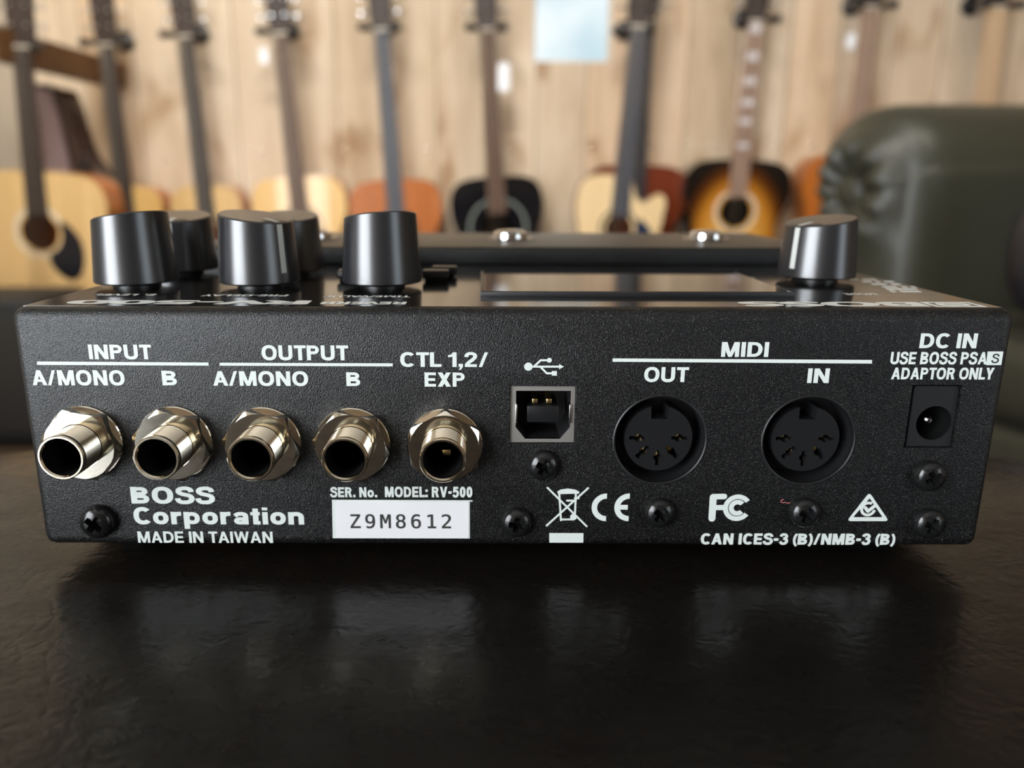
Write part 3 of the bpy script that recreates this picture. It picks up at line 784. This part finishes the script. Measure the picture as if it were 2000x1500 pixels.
# conformity letters drawn from arcs
def arcband(cx, cz, r0, r1, a0, a1, n=30):
    return circ(cx, cz, r1, n, math.radians(a0), math.radians(a1), False) + circ(cx, cz, r0, n, math.radians(a1), math.radians(a0), False)
c1_ = cp(1028, 318); r_ = abs(cp(1028, 150)[1]-cp(1028, 487)[1])/2
c2_ = cp(1305, 318)
multi('conformity_mark', [arcband(c1_[0], c1_[1], r_*.63, r_, 90, 270), arcband(c2_[0], c2_[1], r_*.63, r_, 90, 270),
      [(c2_[0]-r_*.7, c2_[1]-r_*.16), (c2_[0]-r_*.10, c2_[1]-r_*.16), (c2_[0]-r_*.10, c2_[1]+r_*.18), (c2_[0]-r_*.7, c2_[1]+r_*.18)]])
# letters F and nested C
def cq(x, y): return P_(1360+x*.2, 940+y*.2)
fc = cq(400, 258); R_ = abs(cq(0, 130)[1]-cq(0, 388)[1])/2
w = .40
multi('radio_mark', [seg(cq(152, 362), cq(165, 155), .62), seg(cq(165, 150), cq(272, 148), .52), seg(cq(165, 256), cq(270, 256), .48),
      arcband(fc[0], fc[1], R_*.66, R_, 35, 325), arcband(fc[0], fc[1], R_*.26, R_*.60, 42, 318)])
# triangle with ringed tick
def tri(pts, rad):
    out = []
    n = len(pts)
    for i in range(n):
        p0, p1, p2 = Vector(pts[i-1]), Vector(pts[i]), Vector(pts[(i+1) % n])
        d0, d1 = (p0-p1).normalized(), (p2-p1).normalized()
        a_ = p1+d0*rad; b_ = p1+d1*rad
        for k in range(7):
            t = k/6; out.append(tuple((a_*(1-t)**2 + p1*2*t*(1-t) + b_*t*t)))
    return out
to = [cq(1470, 388), cq(1690, 108), cq(1880, 388)]
tin = [cq(1530, 350), cq(1692, 165), cq(1818, 350)]
tc = cq(1678, 270)
multi('tick_mark', [[tri(to, .75), tri(tin, .2)], arcband(tc[0], tc[1], .92, 1.42, 62, 350), seg(cq(1650, 258), cq(1675, 292), .30), seg(cq(1675, 292), cq(1752, 232), .30)])
ptext('CAN ICES-3 (B)/NMB-3 (B)', 1368, 1747, 1042, 1063.5, .05)

# a curl of pink lint caught on the panel
lx, lz = panel(1535, 978)
q = [(lx-.5, .3), (lx-.9, .1), (lx-.95, -.2), (lx-.5, -.35), (lx-.1, -.25), (lx+.3, -.45), (lx+.7, -.3)]
li = tube('lint_thread', [(a*MM, -.00010, (lz+b)*MM) for a, b in q], .00006, mat('pink_lint', (.55, .16, .16), .8), None, 6)
tag(li, 'tiny curl of pink lint stuck beside a screw on the socket panel', 'lint')

# printing on the glossy faceplate, reading from the pedal's far side
def toptext(txt, xa, xb, y0, y1, off=.03):
    """xa = the side the text starts at (larger x), y0 = cap tops (near the rear edge); lies on the faceplate"""
    me = glyphs(txt, off); h = glyphs('H', off); b0, b1 = ext(h, 1); a0, a1 = ext(me, 0); bpy.data.meshes.remove(h)
    zz = ZT+.05
    for v in me.vertices:
        vx = xa + (v.co.x-a0)/(a1-a0)*(xb-xa); vy = y1 + (v.co.y-b0)/(b1-b0)*(y0-y1)
        v.co = (vx*MM, vy*MM, (zz + .03 + v.co.z)*MM)
    return part(link('faceplate_lettering', me, LINEW, None))
toptext('RV-500', -35.5, -78, 4.0, 8.6, .05)
toptext('REVERB', -18.5, -33.5, 4.2, 7.4, .04)
toptext('TIME/VALUE', -18.5, -34.5, 13.0, 15.2)
toptext('PRE-DELAY', -41.5, -57.5, 14.0, 16.2)
toptext('E. LEVEL', -66.5, -78.0, 14.5, 16.7)
toptext('BOSS', 72.0, 39.8, 3.0, 8.4, .05)
toptext('MODE', 70.0, 64, 17.5, 19.7)
def ttop(loops):
    bm = bmesh.new()
    for L in loops:
        hs = L if isinstance(L[0][0], (tuple, list)) else [L]
        me = fill2d([[(p[0]*MM, p[1]*MM) for p in H] for H in hs], .05*MM, -.03*MM); bm.from_mesh(me)
    for v in bm.verts: v.co = (v.co.x, v.co.z, (ZT+.05)*MM - v.co.y)
    return part(fin(bm, 'faceplate_emblem', LINEW, None, 30))
def rect(x0, x1, y0, y1): return [(x0, y0), (x1, y0), (x1, y1), (x0, y1)]
ttop([[rect(72.8, 81.4, 3.0, 8.4), rect(73.4, 80.8, 3.7, 7.7)], [tri(rect(74.3, 79.9, 4.5, 6.9), 1.0), tri(rect(75.3, 78.9, 5.2, 6.2), .4)]])
bm = bmesh.new()
random.seed(3)
for (xa, xb, y) in ((42, 54, 25), (43, 55, 29), (44, 54, 34), (45, 54, 39), (47, 55, 44), (75, 80, 22), (76, 82, 25.5), (77, 83, 29), (77, 82, 33.5), (77, 83, 38), (76, 82, 42)):
    x = xa
    while x < xb:
        add_box(bm, x*MM, (x+.7)*MM, y*MM, (y+1.6)*MM, (ZT+.03)*MM, (ZT+.08)*MM); x += random.choice((1.0, 1.0, 1.05, 1.9))
part(fin(bm, 'faceplate_small_print', LINEW, None))

# ------------------------------------------------------------------ guitars
HALF = [(0, 0), (.06, .006), (.115, .030), (.165, .075), (.192, .125), (.196, .165), (.182, .215), (.150, .262), (.134, .300), (.136, .340), (.1445, .385), (.146, .425), (.136, .465), (.108, .490), (.06, .499), (.0, .5)]
def outline(sx=1.0, sz=1.0, cut=False, low=None):
    h = spline([Vector((a, b, 0)) for a, b in HALF], 5)
    if low:
        k = low/(.196*sx)
        for p in h:
            t = min(1, max(0, (.40-p.y)/.18)); t = t*t*(3-2*t); p.x *= 1+(k-1)*t
    right = [(p.x*sx, p.y*sz) for p in h]
    left = [(-x, z) for x, z in right[::-1]][1:-1]
    if cut:
        keep = [p for p in right if p[1] < .385*sz]
        hn = spline([Vector(p+(0,)) for p in ((.1405*sx, .385*sz), (.147*sx, .415*sz), (.142*sx, .442*sz), (.122*sx, .452*sz), (.098*sx, .440*sz), (.078*sx, .426*sz), (.056*sx, .432*sz), (.042*sx, .452*sz), (.034*sx, .48*sz), (.030*sx, .499*sz))], 5)
        right = keep + [(p.x, p.y) for p in hn]
    return right + left
def guitar(name, label, N, B, Y, top, body, fret, neckm, sx=1.0, depth=.10, cut=False, guard=None, guard_side=1, rosette=None, head=ROSEW, inlays=0, group=None, hole=.050, yaw=0.0, nw=(.022, .028), low=None, ring=(.008, .016)):
    """N, B: image-plane guides for nut and body joint, resolved at distance Y"""
    n_, b_ = at(N[0], N[1], Y), at(B[0], B[1], Y)
    d = n_ - b_; L = d.length; ang = math.atan2(d.x, d.z)
    up = Vector((math.sin(ang), 0, math.cos(ang)))
    g = empty(name, b_ - up*.5, (0, ang, yaw)); tag(g, label, 'guitar', group)
    ol = outline(sx, 1.0, cut, low)
    hz = .345
    me = fill2d([ol, circ(0, hz, hole, 40)], .004, 0); link('soundboard', me, top, g, 30)
    bm = bmesh.new(); f = [bm.verts.new((x, .003, z)) for x, z in ol]; k = [bm.verts.new((x, depth, z)) for x, z in ol]
    for i in range(len(ol)):
        j = (i+1) % len(ol); bm.faces.new((f[i], f[j], k[j], k[i]))
    bm.faces.new(k); fin(bm, 'back_and_sides', body, g, 40)
    ring_ = [circ(0, hz, hole+ring[1], 44), circ(0, hz, hole+ring[0], 44)]
    if rosette: link('rosette', fill2d(ring_, .0008, -.0008), rosette, g, 30)
    # binding round the edge of the top
    if guard:
        s = guard_side
        pts = spline([Vector((s*x, z, 0)) for x, z in ((.020, .29), (.045, .305), (.058, .335), (.056, .372), (.075, .368), (.105, .330), (.112, .280), (.098, .235), (.070, .222), (.040, .240), (.022, .265), (.020, .29))], 5)[:-1]
        link('pickguard', fill2d([[(p.x, p.y) for p in pts]], .0015, -.0015), guard, g, 30)
    # bridge
    bm = bmesh.new(); add_box(bm, -.075, .075, -.009, 0, .150, .182, .003); br = fin(bm, 'bridge', EBONY, g)
    box('saddle', -.036, .036, -.012, -.008, .168, .171, BONE, br)
    # neck and fretboard
    zt = .5+L; w0, w1 = nw
    bm = bmesh.new()
    ring = []
    for z, hw, dp in ((.49, w1, .040), (.53, w1*.98, .022), (zt, w0, .018)):
        ring.append([bm.verts.new((hw*math.cos(a), .0 + dp*math.sin(a), z)) for a in [PI*i/10 for i in range(11)]])
    for p, q in zip(ring, ring[1:]):
        for i in range(10): bm.faces.new((p[i], p[i+1], q[i+1], q[i]))
        bm.faces.new((p[10], p[0], q[0], q[10]))
    bm.faces.new(ring[0]); bm.faces.new(ring[-1]); fin(bm, 'neck', neckm, g, 40)
    zf0 = hz+hole-.006
    bm = bmesh.new()
    q = [bm.verts.new(p) for p in ((-w1, 0, zf0), (w1, 0, zf0), (w0, 0, zt), (-w0, 0, zt), (-w1, -.006, zf0), (w1, -.006, zf0), (w0, -.006, zt), (-w0, -.006, zt))]
    for fc in ((0, 1, 2, 3), (4, 7, 6, 5), (0, 4, 5, 1), (1, 5, 6, 2), (2, 6, 7, 3), (3, 7, 4, 0)): bm.faces.new([q[i] for i in fc])
    sc_ = (zt-.17); nf = len(bm.faces)
    def half(z): return w1 + (w0-w1)*(z-zf0)/(zt-zf0)
    for i in range(1, 20):
        z = zt - sc_*(1-2**(-i/12))
        if z < zf0+.004: break
        hw = half(z); add_box(bm, -hw, hw, -.0072, -.0055, z-.0009, z+.0009)
    for f_ in bm.faces[nf:] if False else list(bm.faces)[nf:]: f_.material_index = 1
    fb = fin(bm, 'fretboard', fret, g, 20); fb.data.materials.append(STRING)
    fp = [zt - sc_*(1-2**(-i/12)) for i in range(0, 20)]
    for i in ((1, 3, 5, 7, 9, 12)[:inlays] if inlays else ()):
        zc = (fp[i]+fp[i-1])/2; hw = half(zc)*.72; hh = (fp[i-1]-fp[i])*.30
        box('inlay', -hw, hw, -.0068, -.0055, zc-hh, zc+hh, PEARL, fb)
    box('nut', -w0, w0, -.009, 0, zt-.002, zt+.003, BONE, g)
    # headstock with six tuners
    bm = bmesh.new()
    hp = [(-w0, zt), (w0, zt), (w0+.010, zt+.03), (w0+.014, zt+.175), (0.0, zt+.182), (-w0-.014, zt+.175), (-w0-.010, zt+.03)]
    bm.from_mesh(fill2d([hp], .014, .0)); bmesh.ops.translate(bm, verts=bm.verts, vec=(0, 0, 0))
    hs = fin(bm, 'headstock', head, g, 30)
    for s in (-1, 1):
        for i in range(3):
            z = zt+.050+i*.045
            bm = bmesh.new(); add_lathe(bm, [(0, .006), (.0035, .006), (.0035, 0), (.006, 0), (.006, -.001)], 14, (s*.020, 0, z), 'Y')
            add_tube(bm, [(s*(w0+.008), .007, z), (s*(w0+.026), .007, z)], .0028, 8)
            add_lathe(bm, [(0, -.004), (.007, -.003), (.0085, 0), (.007, .003), (0, .004)], 16, (s*(w0+.032), .007, z), 'Y')
            fin(bm, 'tuner', CHROME, g, 40)
    for i in range(6):
        xa = (-1+2*i/5); tube('string', [(xa*.029, -.0115, .170), (xa*w1*.80, -.0095, .5), (xa*w0*.80, -.0092, zt)], .00045 + .00012*(5-i), STRING, g, 5)
    return g, n_, up

GW = YB-.135          # front plane of the guitars on the plank wall
WALLG = 'guitars hanging along the plank wall'
hang = []
def hung(*a, **k):
    g, n_, up = guitar(*a, **k); hang.append((n_, up)); return g
hung('acoustic_guitar', 'natural guitar with amber body hanging second from left below the end of the beam', (207, 88), (241, 363), GW, AMBERT, MAHOG, ROSEW, ROSEB, sx=.78, low=.125, group=WALLG, rosette=EBONY)
hung('acoustic_guitar', 'natural guitar with dark neck hanging third from left, body hidden by the knobs', (362, 72), (397, 362), GW, SPRUCE, MAHOG, ROSEW, ROSEB, sx=.76, low=.125, group=WALLG, rosette=EBONY)
hung('acoustic_guitar', 'yellowish natural guitar hanging between a plain natural one and the orange one', (547, 66), (578, 344), GW, AMBERT, MAHOG, ROSEB, ROSEB, sx=1.0, low=.150, group=WALLG, rosette=EBONY)
hung('acoustic_guitar', 'orange mahogany guitar hanging left of the black guitar', (745, 58), (768, 350), GW, MAHOG, MAHOG, GREYF, MAHOG, sx=.98, low=.143, group=WALLG, rosette=EBONY)
hung('acoustic_guitar', 'black guitar with brown neck and thin pale ring round the soundhole', (951, 58), (967, 345), GW, BLACKG, BLACKG, ROSEB, ROSEB, sx=.99, low=.168, group=WALLG, rosette=RINGG, ring=(.034, .042))
hung('acoustic_guitar', 'pale cutaway guitar with grey neck and dark blue pickguard', (1246, 52), (1218, 342), GW-.105, SPRUCEP, REDMAH, GREYF, MAHOG, sx=.90, low=.17, depth=.09, cut=True, group=WALLG, rosette=EBONY, guard=PGBLUE, hole=.042)
hung('acoustic_guitar', 'glossy sunburst guitar with pearl block inlays and a dark edge', (1476, 42), (1447, 312), GW, SUNB, BLACKG, PINKB, MAHOG, sx=1.13, low=.168, group=WALLG, rosette=BONE, inlays=6)
hung('acoustic_guitar', 'guitar with faded brown neck and bright strings behind the left end of the sofa', (1701, 15), (1668, 300), GW, MAHOG, MAHOG, PINKB, MAHOG, low=.175, group=WALLG, rosette=EBONY)
hung('acoustic_guitar', 'guitar with pale maple neck at the far right above the sofa', (1946, 15), (1912, 300), GW, SPRUCEP, MAPLE, MAPLE, MAPLE, group=WALLG, rosette=EBONY, nw=(.026, .033))
# a red body behind the cutaway
guitar('acoustic_guitar', 'red-brown mahogany guitar half hidden behind the pale cutaway guitar', (1264, 40), (1246, 322), YB-.090, REDMAH, REDMAH, GREYF, MAHOG, sx=1.10, low=.150, depth=.075, rosette=EBONY)
g, G1N, G1U = guitar('acoustic_guitar', 'large natural guitar with black pickguard at the far left, nearest to the camera', (42, 92), (66, 334), 1.93, SPRUCE, MAHOG, ROSEW, ROSEB, sx=1.22, depth=.11, group=None, rosette=BONE, guard=PGBLACK, hole=.050)
# dark case standing behind the nearest guitar
YC = 2.16
pts = [at(px, py, YC) for px, py in ((64, 170), (75, 163), (100, 166), (112, 180), (126, 215), (138, 258), (156, 302), (188, 345), (205, 400), (212, 470))]
case = empty('guitar_case', (pts[4].x, YC, ZF)); tag(case, 'dark brown curved case with its mauve sheen painted as a strip, standing behind the large natural guitar', 'case')
cl = [(p.x-case.location.x, p.z-ZF) for p in spline(pts, 4)] 
cl += [(cl[-1][0]+.005, 0), (cl[0][0], 0)]
bm = bmesh.new(); bm.from_mesh(fill2d([cl], .12, 0)); bmesh.ops.remove_doubles(bm, verts=bm.verts, dist=1e-5)
fin(bm, 'shell', DKMAH, case, 40)
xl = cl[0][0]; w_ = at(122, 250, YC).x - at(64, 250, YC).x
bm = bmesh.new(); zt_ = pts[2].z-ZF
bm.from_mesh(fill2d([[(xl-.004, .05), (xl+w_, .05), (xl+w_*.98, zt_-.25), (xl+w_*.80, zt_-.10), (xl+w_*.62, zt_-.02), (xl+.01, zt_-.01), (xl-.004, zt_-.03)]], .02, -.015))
fin(bm, 'sheen_strip', MAUVE_SHEEN, case, 40)  # mauve strip stands in for the reflection on the dark shell
tube('handle', [(xl+w_+.02, -.005, zt_-.30), (xl+w_+.03, -.03, zt_-.29), (xl+w_+.05, -.03, zt_-.20), (xl+w_+.04, -.005, zt_-.19)], .007, BLKMET, case)

# wall hangers
def hanger_at(n_, up, label):
    p = n_ + up*.012
    h = empty('guitar_hanger', (p.x, YB, p.z)); tag(h, label, 'hanger', 'guitar hangers on the plank wall')
    dY = -(YB-GW)
    lathe('wall_plate', [(0, .0), (.030, .0), (.030, .008), (.020, .014), (0, .014)], BLKMET, h, 24, (0, 0, .02), 'Y')
    tube('arm', [(0, -.01, .02), (0, dY*.5, .02), (0, dY+.042, .006)], .007, BLKMET, h)
    for s in (-1, 1):
        tube('prong', [(0, dY+.042, .006), (s*.022, dY+.034, .0), (s*.046, dY+.012, -.004), (s*.051, dY-.028, -.010)], [.008, .009, .010, .010], BLKMET, h, 12)
        lathe('prong_tip', [(0, -.013), (.009, -.010), (.013, 0), (.009, .010), (0, .013)], RUBBER, h, 16, (s*.051, dY-.036, -.011), 'Y')
HL = ['black wall hanger holding the second guitar from the left', 'black wall hanger holding the third guitar from the left', 'black wall hanger holding the yellowish natural guitar',
      'black wall hanger holding the orange guitar', 'black wall hanger holding the black guitar', 'black wall hanger holding the pale cutaway guitar', 'black wall hanger holding the sunburst guitar',
      'black wall hanger holding the guitar with faded brown neck', 'black wall hanger holding the guitar with pale maple neck']
for (n_, up), l_ in zip(hang, HL): hanger_at(n_, up, l_)

# brown beam coming out of the plank wall, the nearest guitar hangs on it
A, Bp = at(-30, 88, 1.86), at(196, 140, 2.38)
d = (Bp-A); d.z = 0; d.normalize(); s_ = Vector((d.y, -d.x, 0)); zc = Bp.z
bm = bmesh.new(); vs = []
E_ = A + d*((YB-A.y)/d.y)
for p in (A, E_):
    for sx_, sz_ in ((-1, -1), (1, -1), (1, 1), (-1, 1)):
        vs.append(bm.verts.new((p.x+s_.x*.03*sx_, p.y+s_.y*.03*sx_ if p is A else YB, zc+.036*sz_)))
for f in ((0, 1, 2, 3), (7, 6, 5, 4), (0, 4, 5, 1), (1, 5, 6, 2), (2, 6, 7, 3), (3, 7, 4, 0)): bm.faces.new([vs[i] for i in f])
beam = fin(bm, 'wooden_beam', BEAMW, None, 20); tag(beam, 'dark brown wooden beam reaching out from the plank wall at upper left', 'beam')
h = empty('guitar_hanger', (G1N.x, 1.93, G1N.z)); tag(h, 'black hanger holding the large natural guitar at the far left', 'hanger')
tube('arm', [(0, .07, zc-G1N.z), (0, .05, .02), (0, .036, .012)], .007, BLKMET, h)
for s in (-1, 1):
    tube('prong', [(0, .036, .012), (s*.030, .028, .010), (s*.044, .008, .006), (s*.046, -.03, .0)], [.008, .009, .010, .010], BLKMET, h, 12)

# price tags hanging from headstocks
for px, py, hw, hh, l_ in ((515, 108, .026, .046, 'white price tag hanging beside the yellowish natural guitar'), (984, 150, .034, .080, 'long white price tag hanging beside the neck of the black guitar'), (1662, 80, .026, .042, 'white price tag hanging beside the guitar with faded brown neck')):
    p = at(px, py, GW-.015)
    t_ = empty('price_tag', (p.x, p.y, p.z+hh/2)); tag(t_, l_, 'price tag')
    me = fill2d([[(-hw/2, -hh), (hw/2, -hh), (hw/2, -.006), (hw/2-.006, 0), (-hw/2+.006, 0), (-hw/2, -.006)], circ(0, -.006, .002, 12)], .0006, 0)
    link('card', me, PAPER, t_)
    tube('cord', [(0, .0, -.006), (.004, .006, .03), (.012, .012, .075)], .0006, STRING, t_, 5)
# nails in the planks
for px, py in ((508, 298), (672, 292), (778, 294), (830, 292), (992, 287), (1110, 286), (1152, 284), (1270, 284), (1346, 283), (1392, 281), (1515, 281), (1588, 282), (328, 310)):
    p = at(px, py, YB)
    o = lathe('nail_head', [(.0065, 0), (.0062, .0016), (.0045, .0030), (.002, .0037), (0, .0038)], NAILM, None, 16, (0, 0, 0), 'Y')
    o.location = (p.x, YB, p.z); tag(o, 'small shiny nail head in the row across the plank wall', 'nail', 'nail heads across the plank wall')

# ------------------------------------------------------------------ green leather sofa at right
AX, AY, AB = .653, 1.06, math.radians(22)
sofa = empty('leather_sofa', (AX, AY, ZF), (0, 0, AB)); tag(sofa, 'dark olive green leather sofa with a rolled pleated arm at right', 'sofa')
# local: x along the arm, y away from the camera, z up from the floor
zr = .597; RR = .116
pr = [(0.0, .02), (0.0, .30), (.0, .45)]
for i in range(0, 25):
    a = PI - math.radians(205)*i/24
    pr.append((RR + RR*math.cos(a), zr + RR*math.sin(a)))
pr += [(.200, .40), (.185, .30), (.185, .02)]
pr = [(p.x, p.y) for p in spline([Vector(q+(0,)) for q in pr], 2)]
# gently bulging side, extruded along the arm
bm = bmesh.new(); rows = []
Ls = [0, .012, .03, .06, .2, .4, .6, .8, .95]
for x in Ls:
    ins = .030*(1-math.sqrt(max(0, 1-(1-min(x/.06, 1))**2)))
    row = []
    for y, z in pr:
        cy_, cz_ = .11, min(z, .57)
        v_ = Vector((y-cy_, z-cz_)); l_ = v_.length
        v_ = v_*(max(l_-ins, .001)/l_) if l_ > 1e-6 else v_
        row.append(bm.verts.new((x, cy_+v_.x, (cz_+v_.y)*(1+.05*x))))
    rows.append(row)
for p, q in zip(rows, rows[1:]):
    for i in range(len(pr)-1): bm.faces.new((p[i], p[i+1], q[i+1], q[i]))
bm.faces.new(rows[-1])
fin(bm, 'arm', SOFAM, sofa, 60)
# pleated scroll end
bm = bmesh.new(); cen = Vector((.135, .578))
ringo = [Vector((v.co.y, v.co.z)) for v in rows[0]] if False else None
ins = .030
ed = []
for y, z in pr:
    cy_, cz_ = .11, min(z, .57); v_ = Vector((y-cy_, z-cz_)); l_ = v_.length
    v_ = v_*(max(l_-ins, .001)/l_) if l_ > 1e-6 else v_
    ed.append(Vector((cy_+v_.x, cz_+v_.y)))
dense = []
for i in range(len(ed)):
    p, q = ed[i], ed[(i+1) % len(ed)]
    k = max(1, int((q-p).length/.006))
    for j in range(k): dense.append(p + (q-p)*(j/k))
K = 16; grid = []
for k in range(K+1):
    t = k/K; row = []
    for p in dense:
        q = cen + (p-cen)*(.13+.87*t); dd = (q-cen).length; an = math.atan2(q.y-cen.y, q.x-cen.x)
        bul = .020*math.exp(-((dd-.075)/.035)**2)*(1-t**6) + .012*(1-t**4)
        ple = .0060*math.cos(an*11)*math.exp(-((dd-.058)/.026)**2)
        dip = -.012*math.exp(-(dd/.03)**2)
        row.append(bm.verts.new((-(bul+ple+dip)*(1 if t < 1 else 0), q.x, q.y)))
    grid.append(row)
n = len(dense)
for p, q in zip(grid, grid[1:]):
    for i in range(n): bm.faces.new((p[i], p[(i+1) % n], q[(i+1) % n], q[i]))
bm.faces.new(grid[0]); fin(bm, 'scroll_end', SOFAM, sofa, 70)
lathe('button', [(0, -.002), (.030, -.002), (.034, .006), (.029, .015), (.016, .022), (0, .024)], SOFAM, None, 24, (0, 0, 0), 'Y').matrix_basis = Matrix.Identity(4)
bt = C.objects[-1] if False else [o for o in C.objects if o.name.startswith('button') and o.parent is None][0]
bt.data.transform(Matrix.Rotation(-PI/2, 4, 'Z')); bt.data.transform(Matrix.Translation((.008, cen.x, cen.y))); bt.parent = sofa
# seat, back and base on the near side of the arm
box('seat_base', .03, .95, -.95, .0, .06, .26, SOFAM, sofa, .03, 4, 60)
box('seat_cushion', .0, .80, -.93, -.01, .26, .40, SOFAM, sofa, .05, 5, 60)
bm = bmesh.new(); add_box(bm, .78, 1.0, -.95, .25, .06, .72, .07, 5)
fin(bm, 'backrest', SOFAM, sofa, 60)
for x, y in ((.06, .1), (.9, .1), (.06, -.9), (.9, -.9)):
    lathe('foot', [(0, .07), (.028, .07), (.034, .04), (.022, .012), (.020, 0), (0, 0)], BEAMW, sofa, 20, (x, y, 0))

# dark cushion on the sofa seat
p = at(2125, 505, .86)
bm = bmesh.new(); bmesh.ops.create_uvsphere(bm, u_segments=32, v_segments=20, radius=1)
for v in bm.verts:
    x, y, z = v.co; e = 1.25
    v.co = (math.copysign(abs(x)**.75, x)*.13, y*.055, math.copysign(abs(z)**.75, z)*.105)
CUSH = mat('black_cushion_leather', (.012, .012, .016), .3)
cu = fin(bm, 'cushion', CUSH, None, 70); cu.location = (p.x+.05, p.y, ZF+.40+.102); cu.rotation_euler = (math.radians(-12), 0, math.radians(-25))
tag(cu, 'black leather cushion at the right edge, on the green sofa', 'cushion')

# low black amplifier cabinet at the left, below the nearest guitar
p = at(62, 586, 1.55); q = at(-120, 586, 1.55)
cab = empty('amplifier_cabinet', (p.x-.24, 1.66, ZF)); tag(cab, 'low black cabinet at the left edge behind the pedal', 'cabinet')
hz_ = p.z-ZF
box('case', -.24, .24, -.11, .13, .012, hz_, TOLEX, cab, .012, 3)
box('grille', -.215, .215, -.118, -.105, .04, hz_-.04, GRILLE, cab, .004)
for x in (-.2, .2):
    for y in (-.08, .1): lathe('foot', [(0, .014), (.016, .014), (.014, 0), (0, 0)], RUBBER, cab, 16, (x, y, 0))
